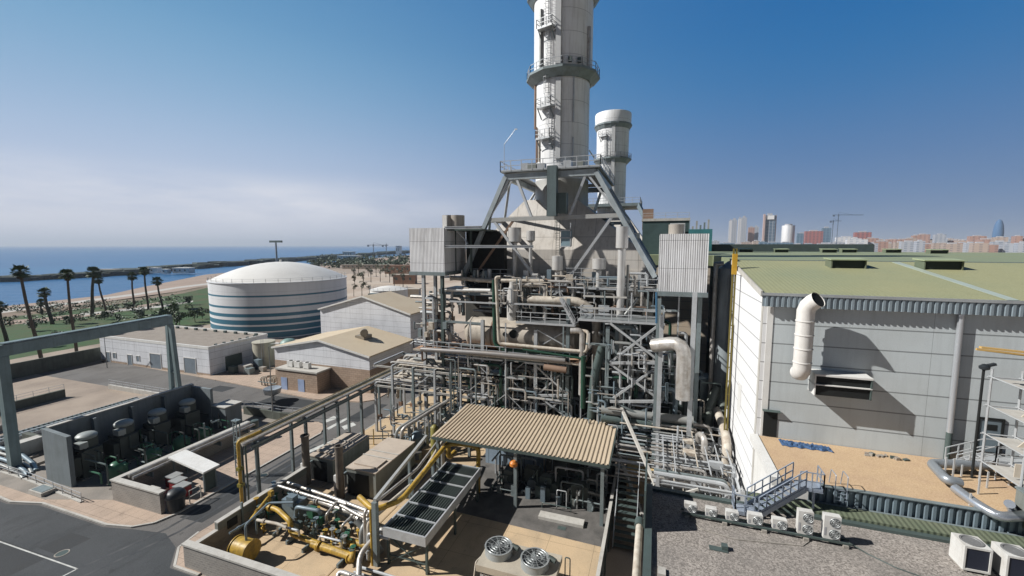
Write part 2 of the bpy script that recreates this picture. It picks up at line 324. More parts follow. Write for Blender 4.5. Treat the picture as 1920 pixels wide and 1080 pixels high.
# ================================================================ LEFT: tank, sheds, palms, gantry, transformer compound
def leaf_mat(name, a, b_):
    m, nt, b = NT(name); pos = nd(nt, 'ShaderNodeNewGeometry').outputs['Position']
    nt.links.new(mixc(nt, ramp(nt, noise(nt, pos, .9, 3), .35, .65), a, b_), b.inputs['Base Color']); b.inputs['Roughness'].default_value = .6
    return m
LEAF = leaf_mat('palm_leaf', (.035,.07,.02), (.085,.13,.04)); LEAF2 = leaf_mat('dark_leaf', (.02,.05,.022), (.05,.085,.03)); LEAFD = leaf_mat('dry_palm_skirt', (.10,.08,.045), (.15,.11,.06))
LEAF3 = leaf_mat('dusty_olive_leaf', (.07,.085,.045), (.12,.12,.07))
BARK = M('palm_bark', (.10,.08,.06), .9, amt=.6, scale=2, bump=.03)
# ---- storage tank
TX, TY, TR = -121.5, 110.8, 20.7
t = thing('storage_tank', 'huge white storage tank with dark blue stripes and a shallow domed roof', 'storage tank', (TX, TY, 0))
m, nt, b = NT('striped_tank_paint'); pos = nd(nt, 'ShaderNodeNewGeometry').outputs['Position']; zz = nd(nt, 'ShaderNodeSeparateXYZ', {'Vector': pos}).outputs[2]
fac = None
for zc, th in ((12.9,.5),(9.65,.65),(7.2,1.0),(5.1,1.4),(3.1,1.5),(1.15,1.6)):
    f = mth(nt, 'LESS_THAN', mth(nt, 'ABSOLUTE', mth(nt, 'SUBTRACT', zz, zc)), th/2); fac = f if fac is None else mth(nt, 'MAXIMUM', fac, f)
wht = mixc(nt, mth(nt, 'MULTIPLY', ramp(nt, noise(nt, mp(nt, pos, (.5,.5,.05)), 1, 4), .5, .75), .35), (.74,.75,.77), (.52,.53,.54))
wht = mixc(nt, mth(nt, 'LESS_THAN', mth(nt, 'FRACT', mth(nt, 'DIVIDE', zz, 2.36)), .02), wht, (.45,.46,.48))
nt.links.new(mixc(nt, fac, wht, (.035,.155,.235)), b.inputs['Base Color']); b.inputs['Roughness'].default_value = .45
MB().lathe(TX, TY, [(TR,0),(TR,16.6),(TR+.25,16.62),(TR+.25,16.9),(TR-.1,16.95)], 96).build('shell', m, t)
dome = [(TR-.12, 16.93)]+[(TR*math.cos(a), 16.93+5.7*math.sin(a)/1.0) for a in [i*.5*math.pi/12 for i in range(1,12)]]+[(.01, 22.6)]
dome = [(TR-.12, 16.93)]+[((TR-.2)*(1-k/10), 16.93+5.5*(1-(1-k/10)**2)) for k in range(1,10)]+[(.01, 22.45)]
MB().lathe(TX, TY, dome, 64).build('dome_roof', M('dome_paint', (.76,.74,.70), .55, amt=.25, scale=.15), t)
rm = MB(); railing(rm, [(TX+TR*math.cos(a), TY+TR*math.sin(a), 16.95) for a in [i*2*math.pi/40 for i in range(40)]], 1.1, 3.3, .03, closed=True); rm.build('rim_railing', GALV, t)
v_ = MB().cyl(TX, TY, 22.3, 23.1, .35, 12); v_.build('roof_vent', WHITE, t)
# ---- small white tank behind the far shed
t = thing('storage_tank', 'small low white tank behind the larger gabled shed', 'storage tank', (-106, 150, 0))
MB().lathe(-106, 150, [(7.6,0),(7.6,9.4),(7.8,9.5),(7.8,9.7)], 48).build('shell', WHITE, t)
MB().lathe(-106, 150, [(7.7,9.7),(4,10.7),(.01,11.2)], 48).build('dome_roof', MATS['dome_paint'], t)
rm = MB(); railing(rm, [(-106+7.7*math.cos(a), 150+7.7*math.sin(a), 9.7) for a in [i*2*math.pi/20 for i in range(20)]], 1.1, 3, .03, closed=True); rm.build('rim_railing', GALV, t)
# ---- sheds
PANEL = M('white_precast_panels', (.76,.775,.81), .7, dirt=(.48,.48,.50), amt=.4, scale=.3, streak=.3, seams=[(2,1.5,.06,0),(0,8,.05,2.2)])
PANELW = M('white_precast_panels_small', (.78,.79,.82), .7, dirt=(.48,.48,.50), amt=.4, scale=.3, streak=.3, seams=[(2,1.3,.05,0)])
ROOFS = M('beige_sheet_roof', (.60,.50,.36), .65, dirt=(.48,.38,.27), amt=.4, scale=.2, wave=(1,.5,.03))
GRAVROOF = M('gravel_roof', (.30,.26,.22), .95, dirt=(.22,.19,.165), amt=.6, scale=.5, fine=.5)
def brick_mat(name, c1, c2, mortar, sc, w=.5, h=.25):
    m, nt, b = NT(name); pos = nd(nt, 'ShaderNodeNewGeometry').outputs['Position']; sp = nd(nt, 'ShaderNodeSeparateXYZ', {'Vector': pos})
    cb = nd(nt, 'ShaderNodeCombineXYZ', {'X': mth(nt, 'ADD', sp.outputs[0], sp.outputs[1]), 'Y': sp.outputs[2]})
    br = nd(nt, 'ShaderNodeTexBrick', {'Vector': cb.outputs[0], 'Color1': c4(c1), 'Color2': c4(c2), 'Mortar': c4(mortar), 'Scale': sc, 'Mortar Size': .03, 'Brick Width': w, 'Row Height': h})
    c = mixc(nt, mth(nt, 'MULTIPLY', ramp(nt, noise(nt, pos, .5, 4), .4, .7), .45), br.outputs[0], tuple(x*.6 for x in c1))
    nt.links.new(c, b.inputs['Base Color']); b.inputs['Roughness'].default_value = .9
    nt.links.new(nd(nt, 'ShaderNodeBump', {'Height': br.outputs[1], 'Distance': .03, 'Strength': .6}).outputs[0], b.inputs['Normal']); MATS[name] = m; return m
STONE = brick_mat('ashlar_block', (.37,.27,.20), (.44,.33,.25), (.24,.19,.15), 1.0, .9, .42)
BRICKG = brick_mat('grey_split_block', (.34,.31,.28), (.27,.25,.23), (.40,.37,.33), 1.0, .42, .21)
def gable(name, label, x0, x1, y0, y1, eave, ridge, stone_z):
    t = thing(name, label, 'shed', ((x0+x1)/2, (y0+y1)/2, 0)); xm = (x0+x1)/2
    P = lambda y: [(x0,y,stone_z),(x1,y,stone_z),(x1,y,eave),(xm,y,ridge),(x0,y,eave)]
    MB().hull(P(y0), P(y1)).build('wall', PANELW, t, False)
    if stone_z > .1: MB().box(x0-.04,y0-.04,0,x1+.04,y1+.04,stone_z-.002).build('stone_base', STONE, t, False)
    rf = MB(); o = .35
    for sx, xe in ((-1, x0-o), (1, x1+o)):
        dz = (ridge-eave)/(xm-x0)*o
        rf.hull([(xe,y0-o,eave-dz+.02),(xm,y0-o,ridge+.02),(xm,y0-o,ridge+.24),(xe,y0-o,eave-dz+.24)], [(xe,y1+o,eave-dz+.02),(xm,y1+o,ridge+.02),(xm,y1+o,ridge+.24),(xe,y1+o,eave-dz+.24)])
    rf.build('roof', ROOFS, t, False)
    tr = MB()
    for xa, za, xb, zb in ((x0-o, eave-.02, xm, ridge+.13), (xm, ridge+.13, x1+o, eave-.02)): tr.beam((xa,y0-o-.08,za),(xb,y0-o-.08,zb),.1,.34)
    tr.build('verge_trim', WHITE, t, False)
    return t
sh = gable('shed', 'low gabled shed with stone base, pale roof and a roof cowl, behind the pipe bridge', -73.7, -50.4, 64.5, 79, 7.2, 9.4, 4.6)
cw = MB(); cw.cbox(-57.5,72,8.1,2.2,2.6,1.3); cw.pipe([(-57.4,72,8.8),(-57.4,72,10),(-56.2,70.6,10.1)],.8,12,1); cw.build('roof_cowl', M('cowl_metal', (.34,.30,.24), .5, .3), sh)
MB().box(-50.34,66,0,-50.2,69,3.2).build('roller_door', STEELD, sh, False)
sh = gable('shed', 'larger white gabled shed behind the low one, beside the striped tank', -80, -53.8, 84, 95, 12, 15.6, 0)
cw = MB(); cw.cbox(-69,91,14.6,2.4,1.6,1.0).build('roof_cowl', STEELD, sh, False)
# annex
t = thing('annex', 'small block built annex with two pale blue doors and condensers on its roof', 'annex', (-64.4, 62.7, 0))
MB().box(-69.4,61,0,-59.6,64.4,4.0).build('wall', STONE, t, False); MB().box(-69.6,60.8,4.0,-59.4,64.44,4.3).build('roof_slab', CONCW, t, False)
LB = M('pale_blue_door', (.33,.42,.62), .5)
for x in (-68.4, -64.2): MB().box(x,60.93,.05,x+1.5,60.997,2.5).build('door', LB, t, False)
def fan_disc(mb, p, n_, r, blades=5):      # guard rings and blades on a face at p looking along n_
    n_ = V(n_); a = n_.orthogonal().normalized(); b_ = n_.cross(a)
    for q in (.35, .68, 1):
        L = [V(p)+(a*math.cos(k*math.pi/8)+b_*math.sin(k*math.pi/8))*r*q for k in range(17)]; mb.tube(L, .018, 4, caps=False)
    for k in range(8):
        d = a*math.cos(k*math.pi/4)+b_*math.sin(k*math.pi/4); mb.beam(V(p), V(p)+d*r, .025, .02)
    return mb
for x, l in ((-67.2,'left'), (-65.4,'middle'), (-63.2,'right')):
    c = thing('condenser', l+' white condenser box on the stone annex roof', 'condenser', (x,62.4,4.3), 'condensers on the annex roof')
    MB().cbox(x,62.4,4.4,1.3,.8,1.1).build('casing', WHITE, c, False); MB().lathe(x,62.4,[(.34,5.5),(.34,5.56),(.01,5.57)],14).build('fan', BLACK, c)
    for s in (-.5,.5): MB().box(x+s-.06,62.05,4.3,x+s+.06,62.75,4.4).build('foot', GALV, c, False)
# valve cluster beside the annex
t = thing('pipe_manifold', 'beige pipe manifold with valves beside the stone annex', 'pipe manifold', (-72,62,0)); random.seed(3)
for i in range(9):
    x = -74+i*.5; MB().pipe([(x,61.2+random.random(),0),(x,61.2,1.2+random.random()),(x,63.6,1.2+random.random()*.9),(x,63.6,0)],.13,8).build('pipe', PIPEW, t)
MB().box(-74.5,60.9,.9,-69.8,61.05,1.05).build('support', STEEL, t, False)
# flat white building
t = thing('flat_roofed_building', 'long flat roofed white panelled building with grey doors and brown gravel roof', 'building', (-108,69,0))
x0, x1, y0, y1, zt = -127, -90, 62.5, 77, 6.4
MB().box(x0,y0,0,x1,y1,zt-.6).build('wall', PANEL, t, False)
pm = MB()
pm.box(x0-.05,y0-.05,zt-.6,x1+.05,y0+.25,zt); pm.box(x0-.05,y1-.25,zt-.6,x1+.05,y1+.05,zt); pm.box(x0-.05,y0+.25,zt-.6,x0+.25,y1-.25,zt); pm.box(x1-.25,y0+.25,zt-.6,x1+.05,y1-.25,zt)
pm.build('parapet', WHITE, t, False); MB().box(x0+.25,y0+.25,zt-.58,x1-.25,y1-.25,zt-.35).build('roof', GRAVROOF, t, False)
dm = M('grey_door', (.20,.24,.28), .5)
for xa, wd, hh, nm in ((-124.8,1.3,2.3,'door'),(-122.3,1.0,1.2,'window'),(-117,1.5,2.3,'door'),(-113.8,1.0,1.2,'window'),(-109,3.6,3.3,'door'),(-97.8,3.6,3.3,'door')):
    zb = .1 if nm == 'door' else 1.2
    d = MB().box(xa,y0-.04,zb,xa+wd,y0-.003,zb+hh).build(nm, dm, t, False)
    fr = MB(); fr.box(xa-.12,y0-.09,zb+hh,xa+wd+.12,y0-.002,zb+hh+.15); fr.box(xa-.12,y0-.09,zb,xa,y0-.002,zb+hh); fr.box(xa+wd,y0-.09,zb,xa+wd+.12,y0-.002,zb+hh); fr.build('frame', WHITE, d, False)
MB().box(x1+.003,66,0,x1+.05,70,3.4).build('door', STEELD, t, False)
for xa, xb in ((x0,-124.9),(-123.3,-117.1),(-115.3,-109.2),(-105.2,-97.9),(-94,x1)): MB().box(xa,y0-.05,0,xb,y0-.004,.45).build('plinth', STONE, t, False)
for i in range(10): MB().cbox(-92+random.uniform(-.2,.2)-i*3.5,75.6,zt-.35,.7,.5,.55).build('roof_outlet', STEELD, t, False)
for i in range(6): MB().cbox(-91.2,65+i*1.9,zt-.35,.4,.5,.4).build('roof_outlet', STEELD, t, False)
# beige tank and the grey-green cone topped vessel
t = thing('water_tank', 'upright beige cylindrical tank beside the end wall of the white flat roofed building', 'tank', (-86,72.5,0))
MB().lathe(-86,72.5,[(2.35,.2),(2.35,5.6),(2.45,5.62),(2.45,5.8),(.01,5.95)],28).build('shell', M('beige_tank', (.50,.47,.38), .6, amt=.4, streak=.4), t); MB().cyl(-86,72.5,0,.2,2.6).build('base', CONC, t)
lm = MB(); ladder(lm,(-84.4,70.7,.3),6.6,.45,(.7,.7)); lm.build('ladder', GALV, t, False)
t = thing('pressure_vessel', 'pale green dome topped vessel between the beige tank and the low gabled shed', 'vessel', (-79,73,0))
MB().lathe(-79,73,[(1.9,.1),(1.9,5.5),(1.6,6.2),(.9,6.7),(.01,6.85)],24).build('shell', M('pale_green_vessel', (.22,.34,.31), .5), t); MB().cyl(-79,73,0,.1,2.1).build('base', CONC, t)
# ---- low walls with railings near the gantry
def low_wall(label, pts, h, th, rail, mat=CONC):
    t = thing('low_wall', label, 'wall', (*pts[0], 0))
    mb = MB()
    for i in range(len(pts)-1): mb.beam((*pts[i], h/2), (*pts[i+1], h/2), th, h)
    mb.build('wall', mat, t, False)
    if rail: railing(MB(), [(*p, h) for p in pts], .95, 2.1, .03).build('railing', GALV, t, False)
RETW = M('dark_green_concrete', (.115,.125,.105), .9, dirt=(.07,.075,.06), amt=.7, streak=.5)  # dark green-grey concrete with darker patches and streaks
low_wall('tall dark concrete boundary wall between the yard and the palm park', [(-126,-10),(-127.5,44),(-128.2,63)], 3.2, .5, False, RETW)
low_wall('low dark parapet wall with posts beside the sunken channel under the gantry', [(-103,10),(-103,44.8)], 1.5, .5, True, RETW)
low_wall('low pale kerb wall with posts behind the tray of ribbed pipes', [(-93,10),(-93,33)], 1.0, .5, True)
low_wall('low wall with railing along the cross road behind the transformers', [(-101,50.5),(-78,50.5)], .8, .4, True, CONCW)
low_wall('low dark wall with railing at the road corner beyond the transformers', [(-64,49.6),(-56,49.6),(-52,50.2)], 1.4, .4, True, RETW)
low_wall('short concrete wall with railing in front of the transformer compound', [(-84,26.4),(-70,26.4),(-58.4,25.8)], .25, .3, True, CONCW)
t = thing('cable_tray', 'dark ribbed cable tray lying along the ground under the gantry', 'cable tray', (-87,34,0)); mb = MB()
for y in [18+i*.55 for i in range(54)]: mb.box(-88.2,y,.25,-85.8,y+.2,.75)
mb.build('rung', STEELD, t, False)
for x in (-88.2,-85.8): MB().beam((x,18,.5),(x,48,.5),.12,.5).build('side_rail', GALV, t, False)
MB().tube([(-87,17,.5),(-87,47.5,.5)],.3,10).build('duct', GALV, t)
t = thing('drain_grating', 'small raised concrete hatch on the pavement near the left edge', 'hatch', (-62,25.2,.13))
MB().box(-66.2,24.9,.13,-63.8,26.2,.55).build('curb', CONCW, t, False); MB().box(-66,25.05,.55,-64,26.05,.6).build('lid', STEEL, t, False)
# ---- gantry
t = thing('gantry_crane', 'big blue grey gantry frame standing over the transformer compound', 'gantry', (-77,38,0))
GAN = M('gantry_paint', (.20,.265,.275), .5, .1, dirt=(.10,.13,.13), amt=.4, streak=.4)
A_ = V((-75.2,27.4,15.2)); B_ = V((-79,48.6,15.2)); D_ = (B_-A_).normalized()
gb = MB(); gb.beam(A_-D_*.6,B_+D_*.3,.8,1.4); gb.beam(A_+V((0,0,.9)),B_+V((0,0,.9)),1.1,.1); gb.build('girder', GAN, t, False)
MB().beam((-75.2,27.4,.1),(-75.2,27.4,14.5),.95,.95).build('leg', GAN, t, False)
for dx in (-1.1, 1.0): MB().beam((-79+dx*1.0,48.8,.1),(-79+dx*.35,48.6,14.5),.6,.6).build('leg', GAN, t, False)
for z in (3,6,9,12): MB().beam((-79.9,48.75,z),(-78.2,48.75,z),.3,.3).build('cross_brace', GAN, t, False)
# ---- street lamps
LAMP = M('lamp_post_steel', (.30,.31,.31), .5, .4)
def lamp_post(label, x, y, h, arm):
    t = thing('street_lamp', label, 'street lamp', (x,y,0)); MB().tube([(x,y,0),(x,y,h)],.09,8,.06).build('post', LAMP, t)
    MB().pipe([(x,y,h-.05),(x+arm*.3,y,h+.5),(x+arm,y,h+.7)],.045,6).build('arm', LAMP, t); MB().cbox(x+arm*1.15,y,h+.62,.75,.3,.16).build('lamp_head', WHITE, t, False)
lamp_post('slim curved arm lamp post at the corner of the white flat roofed building', -118.5, 59.2, 7.5, 1.2)
p = G(512,787); lamp_post('tall curved arm lamp post at the road corner in front of the stone annex', p.x, p.y, 12, 1.6)
p = G(703,826); 
t = thing('floodlight_mast', 'thin mast with floodlights standing far behind the striped tank dome', 'light mast', tuple(PY(517,452,450))[:2]+(0,))
q = PY(517,452,450); MB().tube([(q.x,450,0),(q.x,450,q.z)],1.3,8,1.0).build('mast', LAMP, t)
MB().box(q.x-11,449,q.z-2,q.x+11,451,q.z+.8).build('lamp_bar', STEELD, t, False)
# ---- bowl shaped tank on a leg (small round lamp table like reservoir)
p = G(512,752); t = thing('planter_bowl', 'round grey metal dish on a short stem at the road corner', 'dish', (p.x,p.y,0))
MB().lathe(p.x,p.y,[(.25,0),(.25,1.0),(1.3,1.5),(1.5,2.3),(1.45,2.45),(.01,2.1)],22).build('bowl', M('dish_metal', (.45,.48,.50), .4, .5), t)
# ---- palms
def frond_fan(mb, c, yaw, pitch, L, droop, w=1.05):
    d = V((math.cos(yaw)*math.cos(pitch), math.sin(yaw)*math.cos(pitch), math.sin(pitch))); s = V((-math.sin(yaw), math.cos(yaw), 0)); up = s.cross(d)*-1
    st = V(c)+d*L*.45; mb.beam(c, st, .07, .05)
    for k in range(-4, 5):
        a = k*.27; e = (d*math.cos(a)+s*math.sin(a)); q = st+e*L*.55*w+V((0,0,-droop*(.35+abs(k)*.06))); m_ = st.lerp(q,.55)+V((0,0,droop*.12)); n_ = e.cross(up).normalized()*.10*L/1.6
        mb.add([st, m_-n_, q, m_+n_], [(0,1,2,3)])
def palm(label, base, top, rad=.28, fan=True, group='tall palms in the park by the sea', crown=1.0, trunk=True):
    x, y = base; t = thing('palm_tree', label, 'palm tree', (x,y,0), group)
    tx, ty, h = top; pts = [V((x,y,0)).lerp(V((tx,ty,h)), k/6)+V((.12*math.sin(k*1.1),.1*math.cos(k),0)) for k in range(7)]
    MB().tube(pts, rad*1.25, 8, rad*.8).build('trunk', BARK, t)
    mb = MB(); sk = MB(); c = pts[-1]; crown *= .86; n_ = int(40*crown)
    for k in range(n_):
        yaw = k*2.399+random.uniform(-.2,.2); e = 1.35-2.2*(k/n_)+random.uniform(-.15,.15); frond_fan(mb, c, yaw, e, random.uniform(1.5,2.1)*crown, random.uniform(.3,.9))
    for k in range(14): frond_fan(sk, c-V((0,0,.5)), k*2.399, -1.15+random.uniform(-.2,.2), 1.5*crown, .3, .7)
    mb.build('crown', LEAF, t, False); sk.build('dead_skirt', LEAFD, t, False)
pl = [((77,675),(36,509),.34,'nearest tall leaning palm at the left, behind the gantry beam',1.25), ((98,608),(82,548),.5,'short stout palm with a thick trunk, second from the left',1.15), ((143,662),(125,514),.30,'tall slender palm third from the left above the gantry beam',1.15),
 ((172,592),(175,510),.5,'tallest thick trunked palm with a large dense crown',1.5), ((198,582),(183,524),.34,'slender palm leaning out beside the tallest palm',1.2), ((251,574),(247,518),.36,'palm in the middle of the row with a small drooping crown',1.25),
 ((278,581),(270,508),.36,'tall thin palm right of the middle of the row',1.2), ((305,579),(294,527),.36,'rightmost palm of the row, nearest the striped tank',1.3), ((12,640),(-3,575),.4,'palm cut by the left edge of the picture',1.2), ((330,610),(326,575),.22,'young short palm by the corner of the white building roof',.9),
 ((79,590),(76,567),.3,'small squat palm on the scrub between the tall ones',1.0)]
for (bu,bv),(tu,tv),r_,lb,cr in pl:
    p = G(bu,bv); r0 = ray(tu,tv); k = (p.x*FH[0]+p.y*FH[1])/(r0.x*FH[0]+r0.y*FH[1]); q = CAM+r0*k
    palm(lb, (p.x,p.y), tuple(q), r_, crown=cr*(1.0 if p.y < 80 else 1.15))
# ---- leafy trees
def crown_mesh(mb, c, rx, rz, n, leaf, blobs=7):
    B = [(V((random.gauss(0,.45)*rx, random.gauss(0,.45)*rx, random.gauss(0,.35)*rz)), random.uniform(.35,.62)) for _ in range(blobs)]
    for k in range(n):
        o, s = random.choice(B); d = V((random.gauss(0,1),random.gauss(0,1),random.gauss(0,1))).normalized()*random.uniform(.55,1)
        p = V(c)+o+V((d.x*rx*s, d.y*rx*s, d.z*rz*s)); a = V((random.gauss(0,1),random.gauss(0,1),random.gauss(0,1))).normalized(); b_ = a.orthogonal().normalized(); l = leaf*random.uniform(.6,1.3)
        mb.add([p-a*l, p+b_*l*.5, p+a*l, p-b_*l*.5], [(0,1,2,3)])
def tree_proto(h, rx, rz, n, leaf, mat, label, nm='tree', group=None):
    t = thing(nm, label, 'tree', (0,0,0), group); tm = MB(); tm.tube([(0,0,0),(.1,0,h*.5),(0,.1,h)],.16*h/5,7,.08*h/5)
    for k in range(5): a = k*1.3; tm.tube([(0,0,h*(.5+.08*k)),(math.cos(a)*rx*.55,math.sin(a)*rx*.55,h+rz*random.uniform(-.3,.4))],.06*h/5,5,.02)
    tm.build('trunk', BARK, t); mb = MB(); crown_mesh(mb, (0,0,h), rx, rz, n, leaf); mb.build('crown', mat, t, False); return t
random.seed(11)
spots = [((337,612),1.0,'bushy dark tree in the park close to the left side of the striped tank'),((366,604),1.0,'round dark tree touching the striped tank at its left'),((318,600),.8,'dark tree behind the rightmost palm'),((262,598),.7,'low bushy tree between two thin palms in the park'),((196,600),.7,'dark bush at the foot of the tallest palm'),
 ((134,612),.75,'dark shrub tree just above the gantry beam near the third palm'),((66,621),.8,'dark round bush above the left part of the gantry beam'),((355,572),.9,'small tree on the beach side of the park path'),((238,583),.6,'little bush by the park path in mid lawn'),((305,596),.7,'small tree at the lawn edge left of the bushy tank tree'),
 ((380,598),.8,'dark tree half hidden by the side of the striped tank'),((347,640),.6,'shrub behind the roof of the white flat building'),((120,640),.6,'small dark tree behind the boundary wall under the gantry'),((175,632),.6,'small tree under the gantry beam near the white building'),((88,652),.6,'stubby tree under the gantry beam at the left'),((212,624),.6,'small tree just left of the white building parapet')]
tp = None
for i, ((u,v),s,lb) in enumerate(spots):
    p = G(u,v)
    if i % 4 == 0 or tp is None: tp = tree_proto(3.6,2.6,2.2,420,.42,LEAF2,lb,'park_tree','small trees and bushes in the park'); tp.location = p; tp.scale = (s,)*3
    else: dup(tp, p, lb, random.random()*6, s*random.uniform(.9,1.1))
# thin young trees on the sandy lot right of the tank
random.seed(5); tp = tree_proto(5.5,1.7,1.3,90,.42,LEAF3,'x','young_tree','young trees on the sandy lot behind the striped tank'); first = True
for row, (v, us) in enumerate([(556,[662,676,690]),(540,[668,684,742,757]),(528,[664,680,698,716,733,750,764]),(518,[671,690,706,724,741,758])]):
    for j, u in enumerate(us):
        p = G(u+random.uniform(-3,3), v+random.uniform(-2,2)); lb = 'thin young tree on the sandy lot, %s row from the front, %s' % (('nearest','second','third','farthest')[row], ('leftmost','second from left','third from left','fourth from left','fifth from left','sixth from left','seventh from left')[j])
        if first: tp.location = p; tp['label'] = lb; first = False
        else: dup(tp, p, lb, random.random()*6, random.uniform(.8,1.35)*(1+.12*row))
gs = MB(); random.seed(19)
for i in range(230):
    u = random.uniform(-30,335); v = random.choice([random.uniform(566,572),random.uniform(574,582),random.uniform(588,600)])+(200-u)*.055+random.uniform(-3,3); p = G(u,v); s = random.uniform(.7,1.8)
    crown_mesh(gs,(p.x,p.y,s*.5),s*1.6,s*.7,16,.42,3)
struct('ground_shrubs', gs, LEAF2, 'stuff')
t = thing('bin_group', 'dark crates and a cabinet by the shaded end wall of the white flat building', 'crates', (-86.5,66,0))
for x,y,s,h,m_ in ((-87,65.5,1.6,1.5,STEELD),(-86.6,68,1.8,1.2,RED),(-85,66.8,2.2,1.7,CONCW),(-83.2,66.2,1.6,1.3,STEEL),(-84.5,69.5,1.4,2.2,STEELB),(-82,68.5,1.2,1.0,CONC)): MB().cbox(x,y,.14,s,s*.8,h).build('crate', m_, t, False)
# wood beyond the lot
wd = MB(); random.seed(9)
for i in range(240):
    u = random.uniform(585,768); v = random.uniform(481,503); p = G(u, v); s = random.uniform(3.5,6.5)
    crown_mesh(wd, (p.x,p.y,s*.75), s, s*.8, 22, 1.7, 3)
struct('tree_belt', wd, LEAF2, 'stuff')
# site huts, walls on the lot
hm = far_mat('hut_cream', (.50,.44,.37)); h2 = far_mat('hut_orange', (.34,.21,.15)); h3 = far_mat('hut_white', (.78,.77,.74))
def hut(label, u, v, wd_, dp, h, mat, nm='site_hut', cat='hut', roofm=None):
    p = G(u, v); t = thing(nm, label, cat, (p.x,p.y,0)); MB().cbox(p.x,p.y,0,wd_,dp,h,AZ).build('wall', mat, t, False); MB().cbox(p.x,p.y,h,wd_*1.05,dp*1.05,.5,AZ).build('roof', roofm or mat, t, False)
    for k in range(max(1,int(wd_/5))): MB().cbox(p.x-wd_/2*math.cos(AZ)+(k+.5)*5*math.cos(AZ)+math.sin(AZ)*(dp/2), p.y-wd_/2*math.sin(AZ)+(k+.5)*5*math.sin(AZ)-math.cos(AZ)*(dp/2),h*.45,1.6,.2,h*.3,AZ).build('window', STEELD, t, False)
hut('long orange brick hut behind the young trees, left of the cladding box',748,513,26,8,8,h2); hut('orange hut with pale roof at the foot of the left cladding box',760,532,16,7,6.5,h2,roofm=hm); hut('long cream boundary hut on the sandy lot behind the striped tank',690,504,60,5,4.5,hm)
hut('small cream hut right of the white tank',772,556,9,6,4,hm); hut('white shed row along the harbour by the breakwater',655,487,40,16,8,h3); hut('white domed hall by the far harbour',655,484,22,18,14,h3,'domed_hall','hall')
hut('low white harbour shed with grey front near the beach end',345,512,16,9,5,h3); hut('tiny white harbour house on the breakwater root',292,512,8,6,5,h3); hut('small white kiosk among harbour sheds',312,513,6,5,4,h3); hut('far white tower house beside the left cladding box',748,478,14,14,26,h3,'tower_house','house'); hut('low cream sheds at the breakwater root behind the second palm from right',202,513,22,8,4,hm)
# breakwater
bw = MB(); P = [(-497,188),(-499,256),(-563,395),(-672,712),(-830,1150),(-955,1490)]
Lf = []
for i,(x,y) in enumerate(P): Lf.append((x,y))
for i in range(len(P)-1):
    a, c = P[i], P[i+1]; w_ = 20+i*9; nrm = V((c[1]-a[1], a[0]-c[0], 0)).normalized()
    for k in range(60):
        q = V((*a,0)).lerp(V((*c,0)), (k+random.random())/60)+nrm*random.uniform(-.4,.4)*w_; s = random.uniform(4,8)*(1+i*.35); bw.cbox(q.x,q.y,-2,s*1.8,s*1.8,random.uniform(3.4,5.2)*(1+i*.25),random.random()*3)
struct('breakwater', bw, M('breakwater_rock', (.075,.095,.085), .9, fine=.3, amt=.5, scale=.1))

# clutter in the sunken yard at the far left
t = thing('pump_pit', 'pale concrete pit walls with a painted black hollow beside the blast wall at the left edge', 'pit', (-74,30,0))
for x0_,y0_,x1_,y1_,h_ in ((-70.3,28.2,-69.6,44,1.7),(-80,29,-78.6,31.5,2.0),(-84,31.6,-72,32.2,1.6),(-72,29,-71.6,31.5,1.4),(-82,35.5,-72,36,1.5),(-76,39,-70.5,39.5,1.3)): MB().box(x0_,y0_,.14,x1_,y1_,h_).build('wall', CONCW if x1_-x0_ < 2 else RETW, t, False)
MB().box(-78,32.6,.145,-72.5,35.2,.16).build('hollow_shade', BLACK, t, False)  # black sheet at ground level, painted for the shade of a hollow
t = thing('pipe_run', 'blue grey pipes on the ground by the foot of the gantry leg', 'pipes', (-76,27,0))
for i in range(4): MB().pipe([(-95,26.9+i*.8,.6),(-77-i*.6,26.9+i*.8,.6),(-72.5-i*.4,26.7+i*.6,.35),(-71-i*.3,26.4+i*.5,.2)],.2+.05*(i%2),10).build('pipe', STEELB if i%2 else PIPEGR, t)
for i in range(7): MB().box(-92+i*3,26.5,.14,-91.8+i*3,30.2,.4).build('support', CONC, t, False)
t = thing('equipment_row', 'row of small dark valves and pipework along the ribbed tray under the gantry', 'equipment', (-82,36,0)); random.seed(14)
for i in range(22): x, y = random.uniform(-85,-72.5), random.uniform(29,49); MB().cbox(x,y,.14,random.uniform(.4,1.6),random.uniform(.4,2.4),random.uniform(.4,1.5)).build('valve_box', random.choice([STEEL,STEELD,CONC,RETW,GALV]), t, False)
for i in range(12): x, y = random.uniform(-85,-73), random.uniform(30,48); MB().pipe([(x,y,.15),(x,y,1.2),(x+random.uniform(-2,2),y+2,1.2),(x,y+3.5,.2)],.1,7).build('pipe', random.choice([GALV,STEEL,PIPEW]), t)
# ================================================================ transformer compound and brick compound
WALLC = M('grey_blue_concrete_wall', (.21,.24,.255), .85, dirt=(.15,.17,.17), amt=.6, streak=.4, scale=.4)
XF = M('transformer_paint', (.07,.085,.078), .5, dirt=(.06,.07,.06), amt=.5); XFL = M('pale_transformer_parts', (.34,.37,.36), .5, amt=.4); XGR = M('dark_green_tank', (.035,.13,.075), .4, amt=.4)
t = thing('transformer_compound', 'tall grey concrete blast wall with end walls enclosing the dark transformers', 'blast wall', (-67.5,36,0))
cw = MB(); cw.hull([(-67.9,27.15,0),(-63.1,27.15,0),(-63.1,27.15,6.2),(-67.9,27.15,6.5)], [(-67.9,27.6,0),(-63.1,27.6,0),(-63.1,27.6,6.2),(-67.9,27.6,6.5)]); cw.build('end_wall', WALLC, t, False)
MB().box(-67.9,27.605,0,-67.45,44.2,6.5).build('long_wall', WALLC, t, False); MB().box(-67.445,43.8,0,-63.4,44.2,6.3).build('end_wall', WALLC, t, False)
